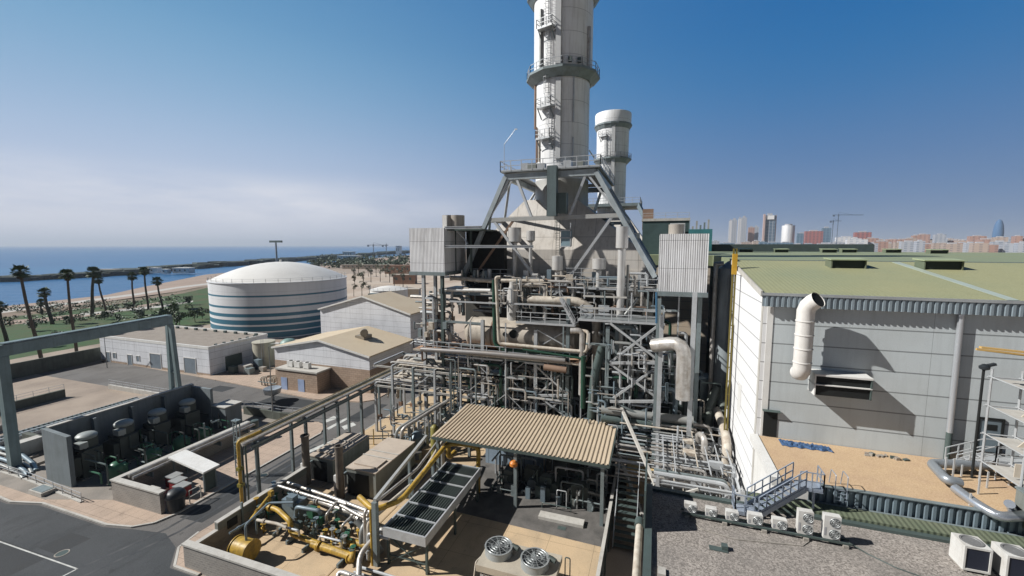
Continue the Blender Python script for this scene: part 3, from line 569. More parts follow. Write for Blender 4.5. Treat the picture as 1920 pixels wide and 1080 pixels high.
for y in (31.6,35.7,39.7): MB().box(-67.445,y-.15,0,-66.7,y+.15,6.2).build('rib', WALLC, t, False)
MB().box(-67.95,27.6,6.505,-67.4,44.2,6.6).build('coping', CONCW, t, False)
MB().box(-63.3,43.9,0,-60.6,46.5,3.6).build('kiosk', WALLC, t, False); MB().box(-63.4,43.8,3.605,-60.5,46.6,3.75).build('kiosk_roof', CONCW, t, False)
def transformer(y, lb):
    D=.45
    t = thing('transformer', lb, 'transformer', (-64.9,y,0), 'transformers in the blast wall compound'); x = -64.9
    MB().cbox(x,y,.3,2.4,2.0,3.3).build('tank', XF, t, False); MB().cbox(x,y,0,2.8,2.5,.3).build('plinth', CONC, t, False)
    rd = MB()
    for i in range(9): rd.cbox(x-1.0+i*.25,y-1.35,.8,.08,.6,2.2); 
    rd.box(x-1.1,y-1.1,2.7,x+1.1,y-1.0,2.85); rd.build('radiator', XF, t, False)
    MB().lathe(x-.1,y+.2,[(.01,4.7),(.95,4.72),(1.0,4.85),(1.0,5.05),(.8,5.25),(.3,5.35),(.01,5.36)],18).build('conservator', XFL, t); MB().cbox(x-.1,y+.2,3.605,1.5,1.4,1.09).build('upper_casing', XF, t, False); MB().cbox(x+.75,y-.75,3.95,1.1,.8,.7).build('cable_box', XFL, t, False)
    for k in range(3): 
        MB().lathe(x-.75+k*.65,y-.35,[(.14,3.60),(.2,3.75),(.1,3.85),(.2,4.00),(.1,4.10),(.18,4.25),(.08,4.35),(.04,4.80),(.01,4.80)],10).build('bushing', XFL, t)
    MB().pipe([(x-.6,y+.35,4.7),(x-.6,y,4.4),(x-.6,y,3.6)],.09,8).build('oil_pipe', XF, t)
    for s in (-.7,.5): MB().beam((x+s,y+.35,3.6),(x+s,y+.35,4.7),.12,.12).build('support', XF, t, False)
for y, lb in ((29.6,'dark transformer nearest the road, against the blast wall'),(33.4,'second transformer from the road in the blast wall row'),(37.3,'third transformer from the road with pale conservator'),(41.3,'farthest transformer, in the inner corner of the blast wall')): transformer(y, lb)
for y, lb in ((30.2,'dark green domed oil tank at the front of the transformer compound'),(33.9,'dark green domed oil tank in the middle of the transformer compound'),(37.4,'dark green domed oil tank before the farthest transformer'),(40.4,'dark green domed oil tank at the far end of the compound')):
    t = thing('oil_tank', lb, 'tank', (-60.4,y,0), 'green tanks in front of the transformers')
    MB().lathe(-60.4,y,[(.95,.4),(.95,1.5),(.8,1.95),(.45,2.2),(.01,2.28)],20).build('shell', XGR, t)
    for a in (.8,2.4,3.9,5.5): MB().beam((-60.4+.75*math.cos(a),y+.75*math.sin(a),0),(-60.4+.75*math.cos(a),y+.75*math.sin(a),.6),.12,.12).build('leg', STEELD, t, False)
    MB().pipe([(-60.4,y,2.2),(-60.4,y,2.7),(-61.5,y,2.7),(-62.6,y,2.2),(-62.6,y,.6)],.08,8).build('pipe', XGR, t)
    vm = MB(); vm.lathe(-59.3,y+.4,[(.22,1.9),(.26,1.95),(.22,2.0)],12); vm.tube([(-59.3,y+.4,.3),(-59.3,y+.4,1.95)],.04,6); vm.build('valve', XGR, t)
t = thing('pipe_run', 'low dark green pipes on stands running along the transformers', 'pipes', (-58.6,35,0)); random.seed(21)
for i in range(5): MB().pipe([(-59.2+i*.35,28.5,.5+.1*i),(-59.2+i*.35,43-i,.5+.1*i),(-62,43-i,.6)],.07+.02*(i%3),8).build('pipe', XGR if i%2 else PIPEGR, t)
for y in range(29,43,2): MB().box(-59.6,y,0,-57.4,y+.12,.45).build('stand', STEEL, t, False)
t = thing('brick_compound', 'low grey block compound wall with pale coping round the red crates', 'compound wall', (-52,34,0)); H0 = 2.35
MB().box(-55.7,27.2,0,-47.9,27.6,H0).build('front_wall', BRICKG, t, False); MB().box(-55.7,27.605,0,-55.3,43.5,H0).build('side_wall', BRICKG, t, False)
MB().box(-55.8,27.1,H0+.003,-47.8,27.75,H0+.17).build('coping', CONCW, t, False); MB().box(-55.8,27.755,H0+.003,-55.15,43.5,H0+.17).build('coping', CONCW, t, False)
t = thing('pipe_pair', 'pair of shiny pipes lying along the brick compound wall', 'pipes', (-55,35,0))
for dx in (0,.55): MB().tube([(-54.75+dx*1.2,28.3,H0+.1-dx*.2),(-54.75+dx*1.2,43.3,H0+.1-dx*.2)],.19,12).build('pipe', PIPEL, t)
for y in (30,34,38,42): MB().box(-55.1,y,H0-.75,-53.7,y+.15,H0-.24).build('bracket', STEEL, t, False)
MB().lathe(-54.4,43.6,[(.5,H0-.6),(.5,H0+.4),(.01,H0+.5)],12).build('end_drum', STEELD, t)
t = thing('shelter', 'pale flat roof slab on posts over the red crates', 'shelter', (-51,33,0))
MB().hull([(-54.2,32,2.75),(-47.2,31.2,2.5),(-47.2,33.1,2.5),(-54.2,34,2.75)],[(-54.2,32,2.95),(-47.2,31.2,2.7),(-47.2,33.1,2.7),(-54.2,34,2.95)]).build('roof', WHITE, t, False)
for x, y in ((-53.8,33.7),(-47.6,32.8),(-47.6,31.5),(-53.8,32.3)): MB().beam((x,y,.13),(x,y,2.5),.14,.14).build('post', STEEL, t, False)
MB().box(-47.75,31.5,.13,-47.6,32.8,2.4).build('end_panel', STEELD, t, False)
for i, (x, y, lb) in enumerate(((-52.3,31.3,'dark red crate with grey lid, leftmost under the shelter edge'),(-50.8,30.8,'red crate with grey lid, middle one before the shelter'),(-49.2,30.2,'bright red crate with grey lid nearest the road'))):
    t = thing('crate', lb, 'crate', (x,y,.13), 'red crates in the brick compound'); MB().cbox(x,y,.2,1.25,1.1,1.15).build('body', RED, t, False); MB().cbox(x,y,1.352,1.4,1.25,.12).build('lid', M('grey_lid',(.32,.33,.33),.6), t, False)
    for sx in (-.5,.5):
        MB().cbox(x+sx,y,.13,.15,1,.07).build('runner', STEELD, t, False)
    fr = MB()
    for k in range(4): fr.box(x-.66,y-.56,.32+k*.27,x+.66,y-.552,.38+k*.27)
    fr.build('ribs', M('dark_red',(.16,.02,.022),.6), t, False)
t = thing('tool_box', 'flat grey box lying inside the front corner of the brick compound', 'box', (-52,28.4,.13)); MB().cbox(-51.6,28.6,.13,1.4,.9,1.2).build('body', STEEL, t, False); MB().cbox(-51.6,28.6,1.333,1.5,1.0,.1).build('lid', CONCW, t, False)
t = thing('wheeled_bin', 'black rounded bin standing at the end of the brick compound wall', 'bin', (-47.1,28,.13)); BK = M('black_plastic',(.025,.03,.035),.45)
MB().lathe(-47.3,28.3,[(.75,.25),(.85,1.6),(.95,1.7),(.9,2.0),(.6,2.3),(.01,2.4)],18).build('body', BK, t)
for a in (0,2.1,4.2): MB().cbox(-47.3+.5*math.cos(a),28.3+.5*math.sin(a),.13,.2,.12,.14).build('wheel', BK, t, False)
t = thing('railing_frame', 'light frame railing with hose reel before the red crates', 'railing', (-48,28.8,.13))
railing(MB(), [(-46.9,29.4,.13),(-46.9,30.6,.13)], 1.5, 1.2, .04).build('frame', CONCW, t, False); railing(MB(), [(-48.6,29,.13),(-47.3,29,.13)], 1.2, 1.0, .03).build('frame', YEL, t, False)
# lattice post by the compound
t = thing('lattice_mast', 'slender grey lattice mast beside the brick compound', 'mast', (-47.4,35.6,0)); lm = MB()
for dx in (-.28,.28):
    for dy in (-.2,.2): lm.beam((-47.2+dx,35.4+dy,.1),(-47.2+dx,35.4+dy,7.0),.09,.09)
for k in range(9): z = .6+k*.75; s = -1 if k%2 else 1; lm.beam((-47.2-.28*s,35.2,z),(-47.2+.28*s,35.2,z+.75),.05,.05); lm.beam((-47.2-.28,35.2,z),(-47.2+.28,35.2,z),.05,.05)
lm.build('frame', STEEL, t, False); MB().cbox(-47.2,35.4,7.0,.9,.6,.12).build('cap_plate', STEEL, t, False)
for x, y, lb in ((-50.5,20.6,'round iron manhole cover on the dark service road'),(-44.6,36.5,'round iron manhole cover on the plant road beside the pipe bridge')):
    t = thing('manhole_cover', lb, 'manhole cover', (x,y,0)); MB().cyl(x,y,.012,.03,.42,20).build('lid', STEELD, t); MB().lathe(x,y,[(.43,.01),(.43,.034),(.52,.034),(.52,.01)],20).build('ring', CONC, t)
# ================================================================ pipe bridge along the road
t = thing('pipe_bridge', 'long pipe bridge on posts carrying yellow and grey pipes along the road', 'pipe bridge', (-40.5,45,0)); zb = 7.0
for x in (-41.7,-39.4): MB().ibeam((x,31,zb),(x,62,zb),.28,.42).build('beam', STEEL, t, False)
for y in (31.6,38.2,43.6,48.3,55.5,61.5):
    for x in (-41.7,-39.4): MB().ibeam((x,y,.1),(x,y,zb-.22),.30,.30,(0,1,0)).build('post', STEEL, t, False)
    MB().ibeam((-42,y,zb+.32),(-39.1,y,zb+.32),.2,.2).build('cross_beam', STEEL, t, False)
for y in (48.3,55.5,61.5):
    for x in (-41.7,-39.4): MB().cbox(x,y,0,.6,.6,.7).build('footing', M('rusty_footing',(.25,.15,.10),.9), t, False)
OLV = M('olive_tan_pipe', (.34,.28,.15), .55, 0, dirt=(.2,.15,.08), amt=.6); pc = [OLV,PIPEW,STEELD,OLV,PIPEW,PIPEL]
for i, x in enumerate((-41.5,-41.1,-40.75,-40.35,-39.95,-39.6)):
    r = (.10,.13,.09,.08,.12,.15)[i]; z = zb+.43+r; P = [(x,31.2-.2*i,z),(x,63,z),(x+6,63.5,z)]
    if i == 0: P = [(x+.3,30.9,.4),(x+.3,30.9,z),(x,31.8,z),(x,63,z),(x+6,63.5,z)]
    if i == 2: P = [(x,31.4,.4),(x,31.4,z),(x,63,z)]
    MB().pipe(P,r,8).build('pipe', pc[i], t)
MB().pipe([(-40.85,30.7,.2),(-40.85,30.7,zb+.6),(-40.6,31.6,zb+.62),(-40.6,33.2,zb+.62)],.17,10).build('riser', YEL, t)
for z in (2.6,4.4): MB().cbox(-40.85,30.7,z,.5,.5,.35).build('valve', M('olive_valve',(.2,.17,.03),.5), t, False)
# ================================================================ generator containers with tall stacks
GENC = M('container_grey', (.23,.245,.225), .6, dirt=(.15,.15,.13), amt=.5, streak=.4); CONTOP = M('container_roof_dust', (.52,.44,.36), .85, dirt=(.36,.30,.25), amt=.6, scale=.6)
BRN = M('weathered_brown_stack', (.17,.145,.12), .7, dirt=(.10,.085,.07), amt=.7, scale=1.0, streak=.5)
def genset(x0, x1, y0, y1, h, sx, lb):
    t = thing('generator_container', lb, 'container', ((x0+x1)/2,(y0+y1)/2,0))
    MB().box(x0,y0,.15,x1,y1,h).build('casing', GENC, t, False); MB().box(x0-.06,y0-.06,h+.003,x1+.06,y1+.06,h+.12).build('roof', CONTOP, t, False)
    MB().box(x0+.2,y0-.05,.2,x1-.9,y0-.003,h-.4).build('louvre', BLACK, t, False); MB().box(x0+.4,y0+.8,h+.123,x1-.4,y0+2.6,h+.3).build('hatch', CONTOP, t, False)
    for k in range(2): MB().beam((x0-.1,y0+3+k*1.2,h+.17),(x1+.1,y0+3+k*1.2,h+.17),.14,.1).build('roof_rib', CONCW, t, False)
    MB().cbox(sx,y0-.75,.15,.9,.7,h-.6).build('silencer', WHITE, t, False)
    MB().lathe(sx+.35,y0-1.0,[(.42,.15),(.42,h+2.9),(.5,h+2.92),(.5,h+3.1),(.36,h+3.1),(.3,h+2.6),(.01,h+2.6)],18).build('exhaust_stack', BRN, t)
    MB().beam((sx+.35,y0-1,h-.5),(sx+.35,y0+.1,h-.5),.2,.2).build('stay', STEEL, t, False)
genset(-38.5,-35,37.6,44.2,3.0,-38.3,'grey generator container with a brown exhaust stack, nearer the road')
genset(-32.2,-28.3,36.6,44.4,3.1,-32.6,'grey generator container with a brown exhaust stack, nearer the canopy')
# ================================================================ gas yard
t = thing('gas_yard_wall', 'grey split block wall with concrete coping around the yellow gas pipes', 'wall', (-38,27,0))
MB().box(-38.0,23.0,0,-22.5,23.35,2.15).build('front_wall', BRICKG, t, False); MB().box(-38.1,22.9,2.153,-22.4,23.5,2.32).build('coping', CONCW, t, False)
MB().box(-38.0,23.36,0,-37.7,36.5,1.6).build('side_wall', BRICKG, t, False); MB().box(-38.05,23.51,1.603,-37.6,25.8,1.75).build('coping', CONCW, t, False)
MB().box(-38.05,25.81,1.603,-37.65,36.5,2.35).build('raised_panel', GENC, t, False); MB().box(-38.1,25.81,2.353,-37.6,36.5,2.45).build('coping', CONCW, t, False)
MB().box(-37.648,26.7,1.2,-37.6,27.7,2.0).build('opening', BLACK, t, False); MB().beam((-37.6,28.2,.2),(-37.6,28.2,3.0),.18,.18).build('post', STEEL, t, False)
t = thing('gas_drum', 'short fat yellow horizontal drum on legs in the gas yard corner', 'drum', (-36.2,27.2,.15)); dm = MB()
dp = G(458,1025,1.5); dx, dy = dp.x, dp.y
dm.tube([(dx-.85,dy,1.35),(dx-.8,dy,1.35),(dx+.85,dy,1.35),(dx+.9,dy,1.35)],.85,24); dm.build('shell', YEL, t)
for s in (-.84,.84): MB().tube([(dx+s,dy,1.35),(dx+s*1.09,dy,1.35)],.93,24).build('flange', YEL, t)
for s in (-.5,.5): MB().cbox(dx+s,dy,.15,.2,.9,.5).build('leg', YEL, t, False)
MB().pipe([(dx+.3,dy,2.1),(dx+.3,dy,3.6),(dx+.3,dy+2.4,4.2),(dx+2.4,dy+3.2,4.2)],.1,8).build('vent_pipe', STEELB, t)
random.seed(31)
t = thing('gas_skid', 'cluttered yellow gas pressure skid with valves and flanges in the walled yard', 'gas skid', (-34,29,.15))
def flanged(pts, r, mat, fl=True):
    MB().pipe(pts, r, 10, 2.2).build('pipe', mat, t)
    if fl:
        fm = MB(); p, q = V(pts[0]), V(pts[1])
        for k in (.3,.36): c = p.lerp(q,k); d = (q-p).normalized()*.05; fm.tube([c-d,c+d], r*1.55, 12)
        fm.build('flange', mat, t)
def at(u, v, z): return tuple(G(u, v, z))
flanged([at(500,950,2.2),at(520,955,2.2),at(545,978,2.0),at(545,1000,.9),at(585,1015,.9),at(660,1042,.9)],.24,YEL)
flanged([at(470,975,2.4),at(505,930,2.4),at(505,965,.6)],.16,YEL); flanged([at(585,1020,.8),at(625,1032,.8),at(660,1045,.8)],.30,YEL); flanged([at(655,1048,.6),at(660,1048,1.0),at(662,1015,1.2),at(690,1025,1.2)],.26,YEL)
flanged([at(482,975,2.3),at(520,982,2.3),at(538,990,2.1)],.14,PIPEW); flanged([at(430,1000,1.9),at(480,970,1.9),at(482,1000,.4)],.10,STEELB)
flanged([at(520,910,2.6),at(640,948,2.6),at(690,975,2.6)],.14,PIPEL); flanged([at(575,930,2.2),at(640,955,2.2),at(690,968,2.2)],.26,PIPEL); flanged([at(660,965,2.0),at(700,990,2.0),at(740,1000,2.0)],.24,PIPEL)
flanged([at(612,985,.6),at(612,965,2.6),at(632,940,2.9),at(650,945,2.9)],.13,PIPEL); flanged([at(640,1000,.6),at(642,985,2.2),at(668,960,2.4)],.12,PIPEL); flanged([at(555,975,.4),at(556,950,2.6),at(600,958,2.6),at(602,985,.4)],.18,STEELB)
flanged([at(540,905,2.3),at(620,932,2.3),at(700,962,2.3)],.18,PIPEL,False); flanged([at(560,915,1.6),at(640,945,1.6),at(700,975,1.6)],.2,PIPEGR,False); flanged([at(600,945,1.2),at(700,990,1.2),at(760,1000,1.2)],.2,PIPEW,False)
flanged([at(520,1000,.4),at(520,985,2.0),at(560,995,2.0),at(562,1010,.5)],.1,GALV); flanged([at(600,1020,.4),at(600,1005,2.0),at(640,1015,2.0),at(642,1035,.5)],.1,GALV); flanged([at(690,1050,.3),at(690,1000,2.6),at(730,1010,2.6)],.14,GALV)
for i in range(60):
    u, v = random.choice([(505,930),(520,945),(515,965),(590,985),(605,1000),(575,1005),(640,1025),(650,1040),(560,960),(625,1010),(670,1000),(495,985)]); u += random.uniform(-16,16); v += random.uniform(-14,14); p = G(u,v,.15); h = random.uniform(.8,2.4); k = random.choice([YEL,YEL,STEELD,XGR,STEELB,PIPEGR])
    vm = MB(); vm.tube([(p.x,p.y,.15),(p.x,p.y,h)],random.uniform(.05,.1),8); vm.lathe(p.x,p.y,[(.05,h),(.24,h+.03),(.26,h+.08),(.05,h+.1)],12); vm.cbox(p.x,p.y,h*.55,.3,.26,.32,random.random()*3); vm.tube([(p.x-.5*random.random(),p.y,h*.3+.3),(p.x+.5,p.y+random.uniform(-.3,.3),h*.3+.3)],.08,8); vm.build('valve', k, t)
for (u,v,zc,s,k) in ((508,925,2.6,.55,YEL),(560,985,1.0,.7,STEELD),(585,960,2.2,.9,XGR),(548,938,2.4,1.0,STEELB),(600,975,1.6,.8,XGR),(625,1000,.9,.7,YEL)):
    p = G(u,v,zc); MB().cbox(p.x,p.y,zc-s*.5,s*.8,s*.7,s).build('actuator', k, t, False)
for (u,v) in ((520,1000),(545,1015),(575,1030),(640,1058)): p = G(u,v,.15); MB().box(p.x-.1,p.y-.5,.15,p.x+.1,p.y+.5,.5).build('support', STEEL, t, False)
t = thing('instrument_cabinet', 'grey instrument cabinet standing behind the yellow gas pipes', 'cabinet', (-33.5,32,.15)); p = G(590,985,.15)
MB().cbox(-34.2,31.3,.3,2.2,1.2,2.0).build('casing', STEELB, t, False); MB().cbox(-34.2,31.3,.15,2.0,1.0,.15).build('plinth', CONC, t, False); MB().cbox(-34.2,30.68,.5,1.8,.03,1.6).build('door', STEEL, t, False)
# bent pipes and post at the yard's right end
t = thing('pipe_portal', 'tall square post frame with yellow and silver pipes running up to the canopy', 'pipe portal', (-24.3,28.5,0))
pb = G(702,1085); PXp, PYp = -22.3, 28.6
MB().beam((PXp,PYp,.1),(PXp,PYp,6.0),.42,.42).build('post', STEEL, t, False); MB().tube([(PXp-.35,PYp-.1,.1),(PXp-.35,PYp-.1,5.4)],.16,10).build('riser', YEL, t)
MB().beam((PXp,PYp,6.1),(-24.2,40.5,6.3),.28,.34).build('beam', M('pale_steel',(.5,.5,.48),.45,.2), t, False)
MB().pipe([(PXp-2.6,PYp+1.2,5.2),(PXp-.2,PYp+.1,5.1),(PXp+1.2,PYp+2.2,5.1),(-21.9,41,5.5),(-20.5,41.6,5.5),(-18.2,41.6,5.5),(-18.2,41.4,2.5),(-18.2,41.4,.3)],.25,12).build('gas_pipe', YEL, t)
MB().pipe([(-21.9,40.8,5.4),(-21.9,41.4,5.4),(-21.9,41.4,3.6),(-21.9,43,3.6)],.3,12).build('gas_pipe', YEL, t)
for (x,y,h) in ((-23.6,36,6.1),(-22.2,34.2,4.9),(-22.0,38,4.9)): MB().beam((x,y,.1),(x,y,h),.24,.24).build('post', STEEL, t, False)
for i, (z, dx) in enumerate(((4.4,-1.6),(3.6,-1.2),(2.8,-2.0))): MB().pipe([(PXp+dx,PYp+.5,.3),(PXp+dx,PYp+.6,z),(PXp+dx+.6,37,z),(-24.6,45,z),(-24.6,45,.4)],.14+.05*i,10).build('pipe', (PIPEL,PIPEW,PIPEGR)[i], t)
t = thing('hoop_pipe', 'thick silver pipe bends rising from the ground by the foot of the tall post', 'pipe', (-24,27.5,0))
MB().pipe([at(672,1095,.4),at(674,1040,1.6),at(705,1005,2.2),at(735,985,2.2)],.24,12).build('pipe', PIPEL, t); MB().pipe([at(632,1100,.4),at(634,1070,.9),at(690,1090,.9)],.2,12).build('pipe', PIPEL, t); MB().pipe([at(668,975,2.3),at(690,1000,1.2),at(715,1035,.4)],.3,12).build('pipe', PIPEGR, t)
# ================================================================ canopy, coolers, gravel roof building, terrace, turbine hall
def ribbed(mb, x0, x1, y0, y1, z0, z1, n, d):      # trapezoid ribbed sheet, ribs running along Y, from (y0,z0) to (y1,z1)
    P = []; w_ = (x1-x0)/n
    for k in range(n): P += [(x0+k*w_, 0), (x0+(k+.48)*w_, 0), (x0+(k+.6)*w_, d), (x0+(k+.88)*w_, d)]
    P.append((x1, 0)); m_ = len(P)
    vs = [(p[0], y0, z0+p[1]) for p in P]+[(p[0], y1, z1+p[1]) for p in P]+[(p[0], y0, z0+p[1]-.03) for p in P]+[(p[0], y1, z1+p[1]-.03) for p in P]
    fs = []
    for i in range(m_-1): fs += [(i, i+1, m_+i+1, m_+i), (2*m_+i, 3*m_+i, 3*m_+i+1, 2*m_+i+1), (i, 2*m_+i, 2*m_+i+1, i+1), (m_+i, m_+i+1, 3*m_+i+1, 3*m_+i)]
    return mb.add(vs, fs)
def ribwall(mb, x0, x1, y, z0, z1, n, d):           # ribbed fascia facing -Y
    P = []; w_ = (x1-x0)/n
    for k in range(n): P += [(x0+k*w_, 0), (x0+(k+.4)*w_, 0), (x0+(k+.5)*w_, -d), (x0+(k+.9)*w_, -d)]
    P.append((x1, 0)); m_ = len(P); vs = []
    for z in (z0, z1): vs += [(p[0], y+p[1], z) for p in P]
    for z in (z0, z1): vs += [(p[0], y+.12, z) for p in P]
    fs = []
    for i in range(m_-1): fs += [(i, i+1, m_+i+1, m_+i), (2*m_+i, 3*m_+i, 3*m_+i+1, 2*m_+i+1), (m_+i, m_+i+1, 3*m_+i+1, 3*m_+i), (i, 2*m_+i, 2*m_+i+1, i+1)]
    return mb.add(vs, fs)
CANR = M('tan_sheet_roof', (.56,.46,.34), .6, dirt=(.42,.34,.25), amt=.5, scale=.35, streak=0, fine=.2)
t = thing('canopy_shed', 'open shed with a tan ribbed sheet roof on grey posts before the boiler', 'canopy', (-13.5,45,0)); cx0, cx1, cy0, cy1, cz0, cz1 = -23.2, -3.7, 39.9, 49.3, 6.75, 7.05
ribbed(MB(), cx0, cx1, cy0, cy1, cz0, cz1, 44, .11).build('roof', CANR, t, False)
ed = MB(); ed.box(cx0,cy0-.06,cz0-.32,cx1,cy0-.01,cz0-.04); ed.build('eaves_beam', STEELD, t, False); MB().beam((cx1+.05,cy0-.05,cz0-.1),(cx1+.05,cy1,cz1-.1),.08,.34).build('verge_trim', STEELD, t, False)
for y in (40.6,44.8,48.6): MB().ibeam((cx0+.2,y,cz0-.32+.1*(y-40)/9),(cx1-.2,y,cz0-.32+.1*(y-40)/9),.2,.3).build('purlin', STEEL, t, False)
for x in (-22.6,-13.4,-4.35):
    for y in (40.3,48.6): MB().ibeam((x,y,.1),(x,y,cz0-.5),.34,.34,(0,1,0)).build('post', STEEL, t, False)
MB().lathe(-13.5,39.95,[(.3,4.9),(.42,5.0),(.42,5.3),(.2,5.5),(.01,5.5)],14).build('warning_lamp', M('orange_lamp',(.65,.22,.04),.4), t)
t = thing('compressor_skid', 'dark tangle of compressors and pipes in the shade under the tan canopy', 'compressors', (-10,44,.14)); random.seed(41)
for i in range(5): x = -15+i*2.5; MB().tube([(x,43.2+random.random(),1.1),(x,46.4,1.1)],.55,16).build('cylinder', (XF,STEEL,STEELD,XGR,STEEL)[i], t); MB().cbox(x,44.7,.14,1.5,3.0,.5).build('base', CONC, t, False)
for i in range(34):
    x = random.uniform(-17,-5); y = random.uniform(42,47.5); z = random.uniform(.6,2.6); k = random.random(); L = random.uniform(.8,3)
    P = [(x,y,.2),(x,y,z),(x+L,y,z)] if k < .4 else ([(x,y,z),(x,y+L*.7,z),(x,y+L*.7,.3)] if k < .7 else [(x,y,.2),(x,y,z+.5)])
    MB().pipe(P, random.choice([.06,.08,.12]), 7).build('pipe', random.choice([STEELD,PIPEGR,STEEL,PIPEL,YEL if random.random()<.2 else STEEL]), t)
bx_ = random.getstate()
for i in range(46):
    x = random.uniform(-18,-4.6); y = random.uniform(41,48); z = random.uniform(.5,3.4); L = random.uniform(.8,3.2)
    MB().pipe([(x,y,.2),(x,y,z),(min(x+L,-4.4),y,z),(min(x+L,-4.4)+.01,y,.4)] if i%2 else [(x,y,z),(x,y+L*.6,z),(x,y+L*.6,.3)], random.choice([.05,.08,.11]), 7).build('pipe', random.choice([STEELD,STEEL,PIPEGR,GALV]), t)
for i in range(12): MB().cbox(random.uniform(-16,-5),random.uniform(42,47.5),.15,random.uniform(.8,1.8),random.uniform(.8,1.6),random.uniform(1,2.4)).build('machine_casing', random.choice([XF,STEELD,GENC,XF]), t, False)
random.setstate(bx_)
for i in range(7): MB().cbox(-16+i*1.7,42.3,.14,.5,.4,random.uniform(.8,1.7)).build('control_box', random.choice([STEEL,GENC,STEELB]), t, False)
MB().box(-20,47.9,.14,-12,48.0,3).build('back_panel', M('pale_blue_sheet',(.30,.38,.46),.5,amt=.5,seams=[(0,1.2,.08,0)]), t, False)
t = thing('skid_plinth', 'low concrete plinth strip on the cooling yard in front of the canopy', 'plinth', (-8,40,.14)); MB().hull([(-10.6,39.2,.14),(-6,39.2,.14),(-6,40.2,.14),(-10.6,40.2,.14)],[(-10.6,39.2,.45),(-6,39.2,.45),(-6,40.2,.45),(-10.6,40.2,.45)]).build('slab', CONCW, t, False); MB().cbox(-8,38.6,.14,.8,.5,.03).build('drain_cover', STEELD, t, False)
# fin cooler table
t = thing('fin_cooler', 'long raised fin cooler with dark louvred top standing on braced legs', 'fin cooler', (-19.4,34.5,.14)); fx0, fx1, fy0, fy1, fz = -21.6, -17.4, 28.6, 40.3, 3.85
bd = MB()
for a in ((fx0,fy0,fx0+.14,fy1),(fx1-.14,fy0,fx1,fy1),(fx0+.142,fy0,fx1-.142,fy0+.14),(fx0+.142,fy1-.14,fx1-.142,fy1)): bd.box(a[0],a[1],fz-.85,a[2],a[3],fz)
bd.build('casing', GALV, t, False); MB().box(fx0+.15,fy0+.15,fz-.4,fx1-.15,fy1-.15,fz-.34).build('coil', M('coil_dark',(.03,.05,.048),.6), t, False)
for k in range(7): y = fy0+(fy1-fy0)*k/6; MB().box(fx0+.15,max(fy0+.15,y-.07),fz-.12,fx1-.15,min(fy1-.15,y+.07),fz+.01).build('cross_bar', GALV, t, False)
sl_ = MB()
for j in range(6):
    ya = fy0+(fy1-fy0)*j/6+.1; yb = fy0+(fy1-fy0)*(j+1)/6-.1
    for i in range(15): x = fx0+.3+i*.26; sl_.hull([(x,ya,fz-.2),(x+.03,ya,fz-.2),(x+.15,ya,fz-.02),(x+.12,ya,fz-.02)],[(x,yb,fz-.2),(x+.03,yb,fz-.2),(x+.15,yb,fz-.02),(x+.12,yb,fz-.02)])
sl_.build('louvres', M('louvre_grey_green',(.27,.32,.305),.5,.1), t, False)
for y in (fy0+.5,fy0+5.8,fy1-.5):
    for x in (fx0+.2,fx1-.2): MB().beam((x,y,.14),(x,y,fz-.86),.2,.2).build('leg', STEELD, t, False)
for y in (fy0+.5,fy1-.5):
    bm_ = MB(); bm_.beam((fx0+.2,y,.3),(fx1-.2,y,fz-1),.07,.07); bm_.beam((fx1-.2,y,.3),(fx0+.2,y,fz-1),.07,.07); bm_.beam((fx0+.2,y,1.0),(fx1-.2,y,1.0),.08,.08); bm_.build('bracing', STEELD, t, False)
pl_ = MB()
for y in (fy0+2.8,fy0+8.6): pl_.hull([(fx0+.3,y-1.9,fz-.9),(fx1-.3,y-1.9,fz-.9),(fx1-.3,y+1.9,fz-.9),(fx0+.3,y+1.9,fz-.9)],[(fx0+1.2,y-.9,fz-1.5),(fx1-1.2,y-.9,fz-1.5),(fx1-1.2,y+.9,fz-1.5),(fx0+1.2,y+.9,fz-1.5)])
pl_.build('plenum', STEEL, t, False)
t = thing('pipe_stand', 'low rail stand of pipes at the foot of the fin cooler', 'pipes', (-20,27,.14))
for i in range(4): MB().pipe([(-23.5,26.2+i*.45,.35+.16*(i%2)),(-16.6-i*.6,26.2+i*.45,.35+.16*(i%2)),(-16.4-i*.6,24,.5)],.09+.03*(i%2),8).build('pipe', GALV, t)
railing(MB(), [(-23,26,.14),(-15.5,26,.14),(-14.5,24.5,.14)], 1.1, 1.3, .03).build('railing', GALV, t, False)
# twin fan unit
t = thing('fan_unit', 'tan box cooling unit with two round open fans on top', 'fan unit', (-9.6,30.3,.14)); FT = 2.75
fb = MB(); fb.hull([(-12.8,28.5,FT-.55),(-6.5,28.5,FT-.55),(-6.5,31.7,FT-.55),(-12.8,31.7,FT-.55)],[(-12.8,28.5,FT),(-6.5,28.5,FT),(-6.5,31.7,FT),(-12.8,31.7,FT)]); fb.build('top_deck', M('tan_deck',(.46,.41,.33),.7,amt=.5), t, False)
MB().box(-12.55,28.7,.6,-6.75,31.5,FT-.56).build('coil_casing', STEELD, t, False); rr_ = MB(); ribwall(rr_,-12.5,-6.8,28.66,.9,FT-.75,18,.06); rr_.build('front_grille', GALV, t, False)
for x in (-12.4,-6.9):
    for y in (28.9,31.3): MB().beam((x,y,.14),(x,y,.6),.2,.2).build('leg', STEEL, t, False)
FG = M('fan_ring', (.36,.38,.38), .45, .3); GR = M('fan_guard_metal',(.5,.52,.52),.4,.5)
